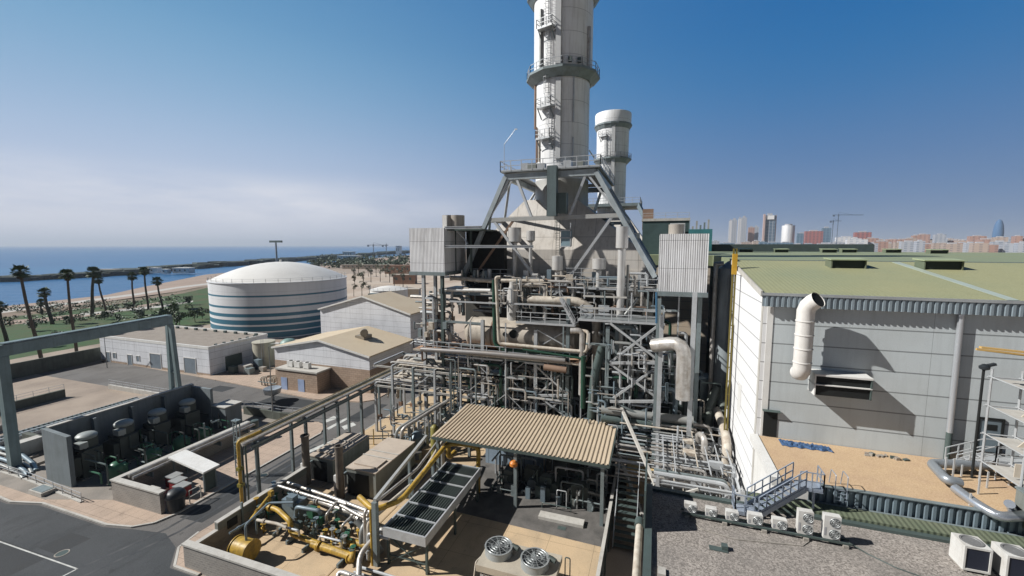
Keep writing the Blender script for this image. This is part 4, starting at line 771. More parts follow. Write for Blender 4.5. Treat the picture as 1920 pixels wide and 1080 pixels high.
for (x,y) in ((-11.55,30.35),(-8.35,30.0)):
    f = MB().lathe(x,y,[(1.14,FT+.002),(1.1,FT+.55),(1.16,FT+.62),(1.06,FT+.62),(1.02,FT+.02),(.01,FT+.02)],32).build('fan_shroud', FG, t)
    gm_ = MB()
    for r_ in (.3,.55,.8,1.04): gm_.tube([(x+r_*math.cos(k*math.pi/12),y+r_*math.sin(k*math.pi/12),FT+.63) for k in range(25)],.012,4,caps=False)
    for k in range(12): a = k*math.pi/6; gm_.beam((x,y,FT+.63),(x+1.08*math.cos(a),y+1.08*math.sin(a),FT+.63),.03,.02)
    gm_.build('guard', GR, f); bl = MB()
    for k in range(6):
        a = k*math.pi/3; d = V((math.cos(a),math.sin(a),0)); s = V((-math.sin(a),math.cos(a),0)); c = V((x,y,FT+.3))
        bl.hull([c+d*.15-s*.1+V((0,0,.06)),c+d*.95-s*.22+V((0,0,.1)),c+d*.95+s*.18-V((0,0,.1)),c+d*.15+s*.1-V((0,0,.06))],[c+d*.15-s*.1+V((0,0,.09)),c+d*.95-s*.22+V((0,0,.13)),c+d*.95+s*.18-V((0,0,.07)),c+d*.15+s*.1-V((0,0,.03))])
    bl.lathe(x,y,[(.2,FT+.2),(.2,FT+.45),(.01,FT+.5)],12); bl.build('fan_blades', M('blade_grey',(.22,.24,.24),.4,.4), f)
    MB().tube([(x+1.0,y+.5,FT+.5),(x+1.6,y+.35,FT+.42)],.2,10).build('motor', XF, f)
MB().pipe([(-13.2,28.6,.14),(-13.2,29.4,2.2),(-12.6,31.6,2.2)],.06,8).build('handrail', PIPEW, t); MB().pipe([(-6.2,31.4,.14),(-6.2,31.4,2.9),(-5.8,31.4,2.9),(-5.8,31.4,.14)],.05,6).build('hoop', STEELD, t)
# wall along the alley, alley floor in shade
t = thing('alley_wall', 'dark sheet wall between the cooling yard and the narrow alley', 'wall', (-3.5,35,0)); ribm = MB(); ribm.box(-3.55,18,0,-3.4,52,2.7); ribm.build('wall', M('dark_sheet',(.10,.11,.105),.6,wave=(1,.3,.04)), t, False); MB().box(-3.62,18,2.703,-3.33,52,2.8).build('cap', CONCW, t, False)
for y in range(19,52,3): MB().beam((-3.28,y,0),(-3.28,y,2.65),.1,.1).build('post', STEELD, t, False)
t = thing('steel_stair', 'narrow dark steel stair at the far end of the alley', 'stair', (-2,44,0)); st_ = MB()
for k in range(12): MB().box(-2.9,37.5+k*.45,.3+k*.38,-1.0,37.9+k*.45,.36+k*.38).build('tread', STEELD, t, False)
for x in (-2.95,-.95): MB().beam((x,37.3,.2),(x,43,4.9),.08,.25).build('stringer', STEELD, t, False); railing(MB(), [(x,37.3,.3),(x,43,5.0)], 1.0, 1.4, .03).build('railing', GALV, t, False)
t = thing('sunlit_ground_block', 'added ochre block coloured like the sunlit ground beyond the alley stair', 'block', (-.4,48,0)); MB().box(-2.3,45.5,0,1.5,48.5,3.6).build('block', YARD, t, False); MB().box(-2.35,45.45,3.603,1.55,48.55,3.75).build('cap', M('sunlit_ochre',(.62,.46,.22),.8), t, False)  # added block; the yellow sunlight on the ground is put into its ochre
# gravel roof building
GZ = 12.0
m, nt, b = NT('speckled_gravel'); pos = nd(nt, 'ShaderNodeNewGeometry').outputs['Position']
vo = nd(nt, 'ShaderNodeTexVoronoi', {'Vector': pos, 'Scale': 15.0}); bw_ = nd(nt, 'ShaderNodeSeparateXYZ', {'Vector': vo.outputs['Color']}).outputs[0]
col = mixc(nt, bw_, (.17,.15,.133), (.48,.43,.385)); col = mixc(nt, mth(nt,'MULTIPLY',ramp(nt, noise(nt, pos, .3, 6, .65), .42, .68),.6), col, (.20,.185,.17)); nt.links.new(col, b.inputs['Base Color']); b.inputs['Roughness'].default_value = .95
nt.links.new(nd(nt, 'ShaderNodeBump', {'Height': bw_, 'Distance': .05, 'Strength': .9}).outputs[0], b.inputs['Normal'])
GRAV = m
t = thing('gravel_roof_building', 'flat roofed service building with speckled grey gravel roof and pale edge pipe', 'building', (20,16,0))
MB().box(-.1,4,0,60,28,GZ-.3).build('wall', CONC, t, False); MB().box(.25,4.3,GZ-.29,60,27.7,GZ).build('roof', GRAV, t, False)
cp = MB(); cp.box(-.15,4,GZ-.29,.245,28.05,GZ+.25); cp.box(.25,27.71,GZ-.29,60,28.05,GZ+.16); cp.build('parapet', STEELD, t, False)
MB().tube([(-.45,4,GZ-.6),(-.45,24.6,GZ-.6)],.2,10).build('edge_pipe', PIPEW, t); MB().tube([(-.45,24.6,GZ-.6),(-.45,25.2,GZ-.6)],.28,10).build('edge_pipe', STEELD, t)
MB().box(-.22,23.3,GZ+.26,-.12,27.95,GZ+2.45).build('shadow_screen', STEELD, t, False); MB().cbox(3.6,23.2,GZ,.9,.35,.04).build('roof_outlet', STEELD, t, False); MB().cbox(3.9,23.3,GZ+.04,.3,.3,.22).build('roof_outlet', STEELD, t, False); MB().cbox(.75,20.5,GZ,.35,.5,.15).build('roof_outlet', CONCW, t, False)  # thin upright screen added for the shadow it casts on the gravel
t = thing('lean_to_roof', 'narrow green ribbed roof strip behind the condensers', 'roof strip', (20,28.6,0)); GREENR = M('green_sheet_roof', (.125,.15,.10), .65, dirt=(.19,.19,.13), amt=.6, scale=.3, wave=(0,.28,.012))
MB().hull([(5.9,28.06,12.1),(60,28.06,12.1),(60,29.0,12.1),(5.9,29.0,12.1)],[(5.9,28.06,12.3),(60,28.06,12.3),(60,29.0,12.36),(5.9,29.0,12.36)]).build('roof', GREENR, t, False)
MB().box(5.9,28.06,0,60,29.0,12.09).build('wall', CONC, t, False); MB().tube([(8.4,29.1,12.3),(60,29.1,12.3)],.09,8).build('gutter', STEEL, t)
# condensers on the gravel roof
ACW = M('condenser_white', (.68,.67,.64), .5, dirt=(.42,.38,.33), amt=.5, scale=1.3, streak=.4)
railY = 25.75
t = thing('mounting_rail', 'long pair of steel rails carrying the row of white condensers on the gravel', 'rail', (6,25.8,GZ))
for y in (25.55,25.95): MB().box(1.9,y-.05,GZ+.16,10.3,y+.05,GZ+.26).build('rail', STEELD, t, False)
for x in (2.2,4.2,6.2,8.2,10): MB().box(x-.12,25.4,GZ,x+.12,26.1,GZ+.16).build('block', CONC, t, False)
def condenser(x, wd_, h, nf, lb):
    t = thing('condenser', lb, 'condenser', (x,railY,GZ+.26), 'white condensers in the row on the gravel roof'); z = GZ+.28
    MB().cbox(x,railY,z,wd_,.36,h).build('casing', ACW, t, False); MB().cbox(x,railY+.0,GZ+.262,wd_*.7,.3,.017).build('foot', STEELD, t, False)
    for k in range(nf):
        cz = z+h*(k+.5)/nf; fx = x+wd_*.14; r = min(.25,h/nf*.4)
        g = MB(); g.tube([(fx,railY-.183,cz),(fx,railY-.2,cz)],r,20); f = g.build('fan', M('fan_recess',(.06,.065,.065),.5), t); fm = MB(); fan_disc(fm,(fx,railY-.21,cz),(0,-1,0),r,6); fm.build('guard', GR, f)
    MB().box(x-wd_*.5+.03,railY-.19,z+h*.15,x-wd_*.5+.12,railY-.182,z+h*.5).build('badge', M('badge_grey',(.4,.4,.42),.5), t, False); MB().cbox(x+wd_/2+.03,railY,z+.1,.05,.2,.25).build('valve_cover', ACW, t, False)
for u0,u1,v0,v1,nf,lb in ((1283,1307,937,958,1,'first small white condenser at the left end of the roof row'),(1323,1345,943,963,1,'second small white condenser from the left end of the roof row'),(1361,1386,949,974,1,'third white condenser from the left end of the roof row'),(1402,1432,950,981,1,'larger white single fan condenser, fourth from the left'),(1448,1478,958,991,1,'white single fan condenser just left of the twin fan ones'),(1495,1527,957,999,2,'tall white twin fan condenser, left one of the two'),(1543,1579,965,1011,2,'tall white twin fan condenser at the right end of the row')):
    a = PY(u0,v1,railY-.18); c = PY(u1,v0,railY-.18); wd_ = c.x-a.x; condenser((a.x+c.x)/2, wd_, {1:.68,2:1.3}[nf]*(wd_/.85 if nf == 1 else 1), nf, lb)
t = thing('cable', 'dark cable snaking over the gravel from the condenser row to the big units', 'cable', (10,25,GZ)); MB().pipe([(10.2,25.75,GZ+.2),(10.9,25.3,GZ+.03),(11.8,24.6,GZ+.03),(13.2,24.1,GZ+.03),(14.6,23.6,GZ+.04)],.03,6).build('cable', STEELD, t)
def bigac(x, y, lb):
    t = thing('roof_unit', lb, 'air conditioner', (x,y,GZ), 'big air conditioners at the lower right'); z = GZ+.12
    fr = MB(); w_, d_, h_ = 1.05, 1.05, 1.25
    fr.box(x-w_/2,y-d_/2,z+h_-.1,x+w_/2,y+d_/2,z+h_); fr.box(x-w_/2,y-d_/2,z,x+w_/2,y+d_/2,z+.1)
    for sx in (-1,1):
        for sy in (-1,1): fr.cbox(x+sx*(w_/2-.04),y+sy*(d_/2-.04),z+.1,.08,.08,h_-.2)
    fr.box(x-w_/2,y-d_/2+.08,z+.1,x-w_/2+.5*0+.02,y+d_/2-.08,z+h_-.1); fr.build('frame', ACW, t, False)
    MB().box(x-w_/2+.06,y-d_/2+.04,z+.1,x+w_/2-.04,y+d_/2-.06,z+h_-.1).build('coil', M('coil_navy',(.02,.025,.045),.5,wave=(2,.05,.01)), t, False)
    MB().lathe(x,y,[(.44,z+h_),(.44,z+h_+.04),(.36,z+h_+.04),(.34,z+h_+.005),(.01,z+h_+.005)],24).build('fan_ring', M('fan_ring_dark',(.2,.2,.2),.5), t); 
    for s in (-.4,.4): MB().box(x+s-.06,y-.5,GZ,x+s+.06,y+.5,GZ+.12).build('foot', CONC, t, False)
t = thing('cable', 'thin pale hose lying across the gravel roof below the condenser row', 'hose', (5,24,GZ)); MB().pipe([(2.4,25.4,GZ+.03),(2.9,24.6,GZ+.03),(4.6,24.3,GZ+.03),(6.2,24.6,GZ+.03),(7.9,24.9,GZ+.03),(8.4,25.5,GZ+.05)],.022,6).build('hose', CONC, t)
p = G(1822,1075,GZ); q = G(1905,1095,GZ)
bigac(p.x+.15,p.y+.5,'big white square air conditioner at the lower right, the left one'); bigac(q.x+.1,q.y+.5,'big white square air conditioner cut by the lower right corner')
# terrace with sand coloured roof
TZ = 13.3; SANDT = M('ochre_terrace', (.56,.40,.245), .9, dirt=(.42,.28,.19), amt=.6, scale=.5, fine=.4, bump=.02, bscale=6)
t = thing('terrace_block', 'terrace block with ochre sandy roof, pale side coping and ribbed grey fascia', 'terrace', (25,33,0))
MB().box(7.75,29.5,0,60,35.95,TZ-.2).build('wall', WHITE, t, False); MB().box(7.9,29.45,TZ-.199,60,35.95,TZ).build('roof', SANDT, t, False)
ribwall(MB(),9.4,60,29.4,12.25,TZ+.02,138,.13).build('fascia', STEELB, t, False); MB().box(8.9,29.2,TZ+.023,60,29.5,TZ+.07).build('fascia_cap', STEEL, t, False)
MB().hull([(7.4,29.4,TZ-.5),(7.9,29.4,TZ-.5),(7.9,36,TZ-.5),(7.4,36,TZ-.5)],[(7.35,29.4,TZ+.08),(7.9,29.4,TZ+.08),(7.9,36,TZ+.08),(7.35,36,TZ+.08)]).build('coping', WHITE, t, False)
t = thing('tarpaulin', 'crumpled blue tarpaulin lying at the foot of the hall wall', 'tarpaulin', (10.5,35.2,TZ)); random.seed(3); tm = MB(); nx, ny = 30, 8; vs = []
for i in range(nx+1):
    for j in range(ny+1): vs.append((9.2+3.2*i/nx,34.55+1.1*j/ny*(1-.3*i/nx)+.08*math.sin(i),TZ+.03+random.uniform(0,.16)*(1 if 0<i<nx and 0<j<ny else 0)))
tm.add(vs,[(i*(ny+1)+j,(i+1)*(ny+1)+j,(i+1)*(ny+1)+j+1,i*(ny+1)+j+1) for i in range(nx) for j in range(ny)]); tm.build('sheet', M('blue_tarp',(.06,.12,.24),.5,dirt=(.02,.04,.09),amt=.7,scale=4), t)
t = thing('rubble', 'small heap of dark rubble by the hall wall on the ochre terrace', 'rubble', (16,35,TZ))
for i in range(16): x, y = 15.6+random.gauss(0,.7), 34.95+random.gauss(0,.15); MB().cbox(x,y,TZ,random.uniform(.1,.35),random.uniform(.1,.3),random.uniform(.05,.2),random.random()*3).build('stone', random.choice([CONC,STEELD,GRAVROOF]), t, False)
# steel stair up to the terrace
t = thing('steel_stair', 'blue grey steel stair with landing from the gravel roof up to the ochre terrace', 'stair', (7,27.6,GZ)); BS = M('blue_grey_galvanised', (.40,.46,.55), .45, .4)
MB().box(4.9,26.6,GZ+.1,5.9,27.6,GZ+.18).build('lower_landing', BS, t, False); railing(MB(),[(4.9,27.6,GZ+.18),(4.9,26.6,GZ+.18),(5.9,26.6,GZ+.18)],1.15,.5,.03,toe=True).build('railing', BS, t, False)
A_ = V((5.9,27.1,GZ+.15)); B_ = V((8.6,28.5,TZ+.25)); dd = (B_-A_); sd = V((-dd.y,dd.x,0)).normalized()*.5
for s in (-1,1):
    MB().beam(A_+sd*s,B_+sd*s,.06,.3).build('stringer', BS, t, False); railing(MB(),[A_+sd*s+V((0,0,.15)),B_+sd*s+V((0,0,.15))],1.05,.55,.03,toe=True).build('railing', BS, t, False)
for k in range(9): c = A_.lerp(B_,(k+.5)/9); MB().beam(c-sd*.97,c+sd*.97,.3,.04).build('tread', BS, t, False)
MB().box(8.45,28.0,TZ+.2,9.7,29.1,TZ+.28).build('upper_landing', BS, t, False); railing(MB(),[(8.5,28.0,TZ+.28),(9.7,28.0,TZ+.28),(9.7,29.1,TZ+.28)],1.1,.6,.03,toe=True).build('railing', BS, t, False)
MB().beam((9.3,28.2,GZ+.4),(9.3,28.2,TZ+.2),.1,.1).build('post', BS, t, False)
t = thing('hoop_ladder', 'hooped handrail ladder over the ribbed fascia right of the blue grey stair', 'ladder', (10.7,29,12.6))
for x in (10.6,11.2): MB().pipe([(x,28.95,12.6),(x,28.95,TZ+1.0),(x,29.7,TZ+1.0),(x,29.9,TZ+.05)],.025,6).build('handrail', BS, t)
for k in range(4): MB().beam((10.6,28.95,12.75+k*.22),(11.2,28.95,12.75+k*.22),.03,.03).build('rung', BS, t, False)
# ---------------------------------------------------------------- turbine hall
HALLF = M('hall_front_panels', (.56,.605,.62), .75, dirt=(.44,.465,.46), amt=.5, scale=.3, streak=.22, seams=[(2,1.48,.09,.62),(0,11.2,.02,1.2)], bump=.006, bscale=14)
HALLS = M('hall_panels_sunlit', (.80,.80,.80), .7, dirt=(.62,.61,.60), amt=.3, scale=.3, streak=.2, seams=[(2,1.48,.08,.62)])  # front panels made whiter: the stronger sun on this side is in the colour
HROOF = M('green_hall_roof', (.33,.325,.18), .7, dirt=(.21,.255,.17), amt=.8, scale=.05, fine=.3, wave=(0,.32,.005), streak=.0, wear=.12)
HROOF2 = M('green_hall_roof_far', (.235,.27,.165), .7, dirt=(.28,.29,.165), amt=.6, scale=.04, fine=.2)
hx0, hx1, hy0, hy1, ez, rz = 7.8, 75, 36, 50.5, 24.3, 26.25
t = thing('turbine_hall', 'huge pale panelled hall with green sheet roof and ribbed fascia at the right', 'hall', (30,43,0))
MB().box(hx0+.35,hy0,0,hx1,hy1,ez-.05).build('front_wall', HALLF, t, False)
sw = MB(); sw.hull([(hx0,hy0+.004,0),(hx0,hy1,0),(hx0,hy1,rz-.05),(hx0,hy0+.004,ez-.05)],[(hx0+.346,hy0+.004,0),(hx0+.346,hy1,0),(hx0+.346,hy1,rz-.05),(hx0+.346,hy0+.004,ez-.05)]); sw.build('side_wall', HALLS, t, False)
rf = MB(); rf.hull([(hx0-.25,hy0-.45,ez),(hx1,hy0-.45,ez),(hx1,hy1,rz),(hx0-.25,hy1,rz)],[(hx0-.25,hy0-.45,ez+.16),(hx1,hy0-.45,ez+.16),(hx1,hy1,rz+.16),(hx0-.25,hy1,rz+.16)]); rf.build('roof', HROOF, t, False)
MB().box(hx0+.25,hy0-.05,0,hx0+.65,hy0+.003,ez-.9).build('corner_trim', WHITE, t, False); MB().box(hx0-.06,hy0+.05,0,hx0-.003,hy0+.5,ez-.3).build('corner_trim', CONCW, t, False)
ribwall(MB(),hx0-.2,hx1,hy0-.42,ez-.82,ez-.02,190,.1).build('fascia', M('fascia_blue_grey',(.30,.36,.40),.45,.3,amt=.3), t, False); MB().box(hx0-.3,hy0-.56,ez+.0,hx1,hy0-.455,ez+.2).build('gutter', M('gutter_grey',(.40,.42,.43),.5,.2), t, False)
MB().beam((hx0-.3,hy0-.5,ez+.12),(hx0-.3,hy1,rz+.12),.12,.42).build('verge_trim', CONCW, t, False)
MB().hull([(21.4,hy0-.3,ez+.2),(22.0,hy0-.3,ez+.2),(22.0,hy1-.4,rz+.12),(21.4,hy1-.4,rz+.12)],[(21.4,hy0-.3,ez+.22),(22.0,hy0-.3,ez+.22),(22.0,hy1-.4,rz+.16),(21.4,hy1-.4,rz+.16)]).build('skylight_strip', M('skylight',(.42,.47,.40),.4,amt=.3), t, False)
MB().tube([(19.3,hy0-.2,TZ+2.0),(19.25,hy0-.2,ez-.85)],.17,12).build('downpipe', M('downpipe_zinc',(.55,.57,.60),.35,.6,amt=.2), t); MB().tube([(19.3,hy0-.2,TZ),(19.3,hy0-.2,TZ+2.0)],.17,12).build('downpipe', STEELD, t)
MB().box(hx1-60.25,hy1+.01,0,hx1,140,ez).build('far_wall', HALLF, t, False); MB().box(hx1-65.4,hy1+.01,ez+.003,hx1+60,140,rz-.05).build('far_roof', HROOF2, t, False)
MB().box(-4,84,0,hx0+1.5,140,ez).build('west_wing_wall', M('beige_wing_panels',(.55,.50,.43),.75,dirt=(.60,.40,.22),amt=.5,scale=.15,seams=[(2,1.6,.06,0),(0,4,.05,0)]), t, False); MB().box(-4.2,83.8,ez+.003,hx1-65.41,140,rz-.06).build('west_wing_roof', HROOF2, t, False)
MB().box(hx0-.28,hy1+.0,rz+.17,hx1,hy1+.3,rz+.24).build('ridge_cap', STEEL, t, False)
sd_ = PX(1404,728,hx0-.02); MB().box(hx0-.05,42.5,12.4,hx0-.004,43.8,15.2).build('side_door', WHITE, t, False)
d = MB().box(8.2,hy0-.03,TZ+.02,9.15,hy0-.054,TZ+2.05).build('door', BLACK, t, False); MB().hull([(8.1,hy0-.06,TZ+2.1),(9.3,hy0-.06,TZ+2.1),(9.3,hy0-.35,TZ+2.06),(8.1,hy0-.35,TZ+2.06)],[(8.1,hy0-.06,TZ+2.16),(9.3,hy0-.06,TZ+2.16),(9.3,hy0-.35,TZ+2.1),(8.1,hy0-.35,TZ+2.1)]).build('door_hood', STEELD, d, False)
d = MB().box(20.9,hy0-.05,TZ+.9,22.0,hy0-.004,TZ+3.1).build('door', STEELB, t, False); fr = MB(); fr.box(20.75,hy0-.1,TZ+.9,20.895,hy0-.003,TZ+3.25); fr.box(22.005,hy0-.1,TZ+.9,22.15,hy0-.003,TZ+3.25); fr.box(20.9,hy0-.1,TZ+3.105,22,hy0-.003,TZ+3.25); fr.build('frame', BLACK, d, False); MB().box(21.2,hy0-.07,TZ+2.4,21.8,hy0-.052,TZ+2.8).build('window', BLACK, d, False)
# roof vents
def roof_vent(x, y, z, s, lb):
    t = thing('roof_vent', lb, 'roof vent', (x,y,z), 'boxy vents on the green hall roof'); w_ = 2.7*s
    MB().box(x-w_/2+.1,y-.6*s,z-.2,x+w_/2-.1,y+.6*s,z+.62*s).build('opening', M('vent_black',(.02,.03,.025),.7), t, False); MB().box(x-w_/2,y-.75*s,z-.2,x-w_/2+.095,y+.75*s,z+.66*s).build('cheek', GREENR, t, False); MB().box(x+w_/2-.095,y-.75*s,z-.2,x+w_/2,y+.75*s,z+.66*s).build('cheek', GREENR, t, False)
    MB().hull([(x-w_/2-.1,y-.95*s,z+.663*s),(x+w_/2+.1,y-.95*s,z+.663*s),(x+w_/2+.1,y+.95*s,z+.76*s),(x-w_/2-.1,y+.95*s,z+.76*s)],[(x-w_/2-.1,y-.95*s,z+.75*s),(x+w_/2+.1,y-.95*s,z+.75*s),(x+w_/2+.1,y+.95*s,z+.86*s),(x-w_/2-.1,y+.95*s,z+.86*s)]).build('lid', M('vent_lid',(.36,.41,.25),.6), t, False)
for u, lb in ((1585,'large boxy vent near the ridge of the green roof, left of the pale strip'),(1760,'large boxy vent near the ridge of the green roof, right of the pale strip')):
    p = PY(u,494,47.2); roof_vent(p.x,47.2,ez+(47.2-hy0+.45)/(hy1-hy0+.45)*(rz-ez)+.16,1.0,lb)
for i,(u,yy) in enumerate(((1398,125),(1464,125),(1553,125),(1590,128),(1672,128),(1757,118))):
    p = PY(u,470,yy); roof_vent(p.x,yy,rz-.05,1.15,'small far vent on the green roof skyline, %s from the left' % ('first','second','third','fourth','fifth','sixth')[i])
# duct on the hall front
t = thing('intake_duct', 'fat white vertical round duct with a black open elbow on the hall front', 'duct', (10.15,34.7,19)); dx, dy, r_ = 10.15, 34.75, .56
dm = MB(); pts = [(dx,dy+.62,18.72),(dx,dy+.3,18.78),(dx,dy+.08,18.98),(dx,dy,19.3),(dx,dy,22.2),(dx,dy,23.35),(dx+.1,dy-.1,23.75),(dx+.3,dy-.3,24.05),(dx+.52,dy-.55,24.28)]; dm.tube(pts,r_,24,caps=False); dm.build('duct', M('duct_white',(.74,.71,.67),.5,amt=.35,streak=.2), t)
MB().tube([(dx+.36,dy-.37,24.12),(dx+.49,dy-.52,24.255)],r_-.04,24).build('mouth', BLACK, t); sm = MB()
for z in (19.6,20.6,21.6,22.6): sm.lathe(dx,dy,[(r_+.005,z),(r_+.04,z+.02),(r_+.04,z+.08),(r_+.005,z+.1)],24)
sm.build('seam_bands', MATS['duct_white'], t)
t = thing('louvre_box', 'white framed louvre box with two black rows jutting from the hall front', 'louvre', (12.7,35,18)); L0, L1 = 11.0, 14.4
MB().hull([(L0,34.75,18.72),(L1,34.75,18.72),(L1,36,18.72),(L0,36,18.72)],[(L0,34.75,18.85),(L1,34.75,18.85),(L1,36,18.9),(L0,36,18.9)]).build('hood', WHITE, t, False)
MB().box(L0,34.75,18.05,L1,36,18.12).build('shelf', WHITE, t, False); MB().box(L0,34.76,17.3,L0+.08,36,18.72).build('cheek', WHITE, t, False); MB().box(L1-.08,34.76,17.3,L1,36,18.72).build('cheek', STEELD, t, False)
MB().box(L0+.085,34.9,18.125,L1-.085,36,18.715).build('grille', BLACK, t, False); MB().box(L0+.085,34.9,17.3,L1-.085,36,18.045).build('grille', BLACK, t, False)
# ---------------------------------------------------------------- right edge: lamp, scaffold, ducts
p = PY(1826,860,33.5)
t = thing('lamp_post', 'thin black lamp post with a round head in front of the hall wall', 'street lamp', (p.x,33.5,TZ)); MB().tube([(p.x,33.5,TZ),(p.x-.02,33.5,20.3)],.07,8).build('post', BLACK, t); MB().lathe(p.x,33.5,[(.05,20.3),(.24,20.4),(.26,20.55),(.1,20.7),(.01,20.72)],14).build('lamp_head', BK, t); MB().beam((p.x+.1,33.5,20.6),(p.x+.5,33.5,20.75),.22,.14).build('camera', BK, t, False)
t = thing('scaffold_tower', 'scaffold tower with pale sheeting and platforms at the right edge', 'scaffold', (20,32,TZ)); 
SC = GALV; sx0, sx1, sy0, sy1 = 19.6, 22.4, 30.2, 33.2
for x in (sx0,21,sx1):
    for y in (sy0,sy1): MB().tube([(x,y,TZ-.5),(x,y,20.5)],.06,6).build('standard', SC, t)
for z in (14.6,16.4,18.2,20.0):
    lm = MB()
    for y in (sy0,sy1): lm.tube([(sx0-.2,y,z),(sx1+.2,y,z)],.04,6)
    for x in (sx0,21,sx1): lm.tube([(x,sy0-.2,z),(x,sy1+.2,z)],.04,6)
    lm.build('ledger', SC, t); MB().box(sx0+.2,sy0+.2,z-.12,sx1,sy1-.2,z-.06).build('deck', CONCW, t, False)
SHT = M('scaffold_sheet',(.66,.58,.47),.8,amt=.4)
for z, h, k in ((18.3,1.1,1),(16.5,1.2,1),(14.7,.8,0)): MB().hull([(sx0+.3,sy0+1,z),(sx1,sy0+1,z),(sx1,sy0+1.04,z),(sx0+.3,sy0+1.04,z)],[(sx0+.9*k+.3,sy0+1,z+h),(sx1,sy0+1,z+h),(sx1,sy0+1.04,z+h),(sx0+.9*k+.3,sy0+1.04,z+h)]).build('sheet', SHT, t, False)
for k in range(3): MB().beam((sx0,sy0,14.6+1.8*k),(21,sy0,16.4+1.8*k),.05,.05).build('brace', SC, t, False)
t = thing('crane_jib', 'yellow wooden looking beam reaching in at the right edge above the scaffold', 'beam', (21,32,20.6)); a = PY(1838,651,31); c = PY(2060,676,31)
MB().beam(a,c,.22,.1).build('beam', M('yellow_timber',(.62,.40,.14),.6), t, False); MB().beam(a-V((0,-.3,.18)),c-V((0,-.3,.25)),.1,.12).build('beam', MATS['yellow_timber'], t, False)
t = thing('steel_stair', 'grey steel stair rising to the right hand door in the hall front', 'stair', (20,34.5,TZ))
a = V((18.9,34.6,TZ)); c = V((20.8,34.9,TZ+.95))
for k in range(6): q = a.lerp(c,(k+.5)/6); MB().box(q.x-.15,34.1,q.z,q.x+.15,35.2,q.z+.05).build('tread', GALV, t, False)
for y in (34.1,35.2): MB().beam((18.8,y,TZ),(20.8,y,TZ+1),.06,.22).build('stringer', GALV, t, False); railing(MB(),[(18.9,y,TZ+.1),(20.8,y,TZ+1.0),(23,y,TZ+1.0)],1.05,.8,.03).build('railing', GALV, t, False)
MB().box(20.8,34.0,TZ+.85,23.5,35.3,TZ+.92).build('landing', GALV, t, False)
t = thing('grey_duct', 'fat grey duct run bending across the right end of the ochre terrace', 'duct', (18,31,TZ)); DUC = M('duct_silver',(.34,.37,.40),.4,.5,amt=.3)
MB().pipe([at(2000,880,TZ+.6),at(1745,868,TZ+.6),at(1775,900,TZ+.6),at(1800,905,TZ+.5)],.28,14,1.6).build('duct', DUC, t); MB().pipe([at(1790,915,TZ+.4),at(1835,948,TZ+.2),at(1875,970,TZ+.1),at(1990,962,TZ+.3)],.26,14,2).build('duct', M('duct_silver_bright',(.5,.53,.57),.3,.7), t)
MB().pipe([at(1900,962,TZ+.2),at(1893,945,TZ+.2),at(1893,945,TZ+2.2)],.2,12).build('duct', MATS['duct_silver_bright'], t)
random.seed(8)
for i in range(9): u = 1770+i*16; p = G(u,888+random.uniform(0,60),TZ); MB().beam((p.x,p.y,TZ),(p.x,p.y,TZ+random.uniform(.5,1.6)),.07,.07).build('support', GALV, t, False)
t = thing('grey_cabinet', 'large dark grey plant cabinet at the right edge below the scaffold', 'cabinet', (20.5,29,TZ)); p = G(1905,985,TZ-.5)
MB().box(19.3,28.6,12.75,22,30,TZ+1.3).build('casing', GENC, t, False); MB().box(19.25,28.55,TZ+1.303,22,30.05,TZ+1.38).build('lid', STEEL, t, False)
# ================================================================ boiler house with its chimney
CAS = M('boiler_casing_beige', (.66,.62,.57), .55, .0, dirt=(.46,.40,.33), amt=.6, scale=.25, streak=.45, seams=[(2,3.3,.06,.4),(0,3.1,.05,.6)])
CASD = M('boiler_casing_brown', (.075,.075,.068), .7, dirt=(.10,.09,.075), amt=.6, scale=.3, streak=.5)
CLAD = M('grey_ribbed_cladding', (.74,.74,.75), .55, .0, dirt=(.52,.51,.51), amt=.5, scale=.5, streak=.7, wave=(0,.22,.012), seams=[(2,3.0,.05,.5)])
STKW = M('chimney_white', (.82,.82,.82), .5, .0, dirt=(.58,.56,.53), amt=.35, scale=.35, streak=.5, seams=[(2,3.2,.05,0)])
RUST = M('rusty_brown_pipe', (.26,.17,.12), .7, amt=.5); DRUMM = M('drum_lagging', (.58,.52,.44), .5, .15, dirt=(.26,.21,.16), amt=.7, scale=.5, streak=.4)
FLOORO = M('orange_dusty_floor', (.48,.29,.18), .9, dirt=(.34,.24,.18), amt=.5, scale=.8); DECK = M('steel_grating', (.27,.29,.295), .55, .3, amt=.5, scale=1)
SX, SY = -14.9, 68.3
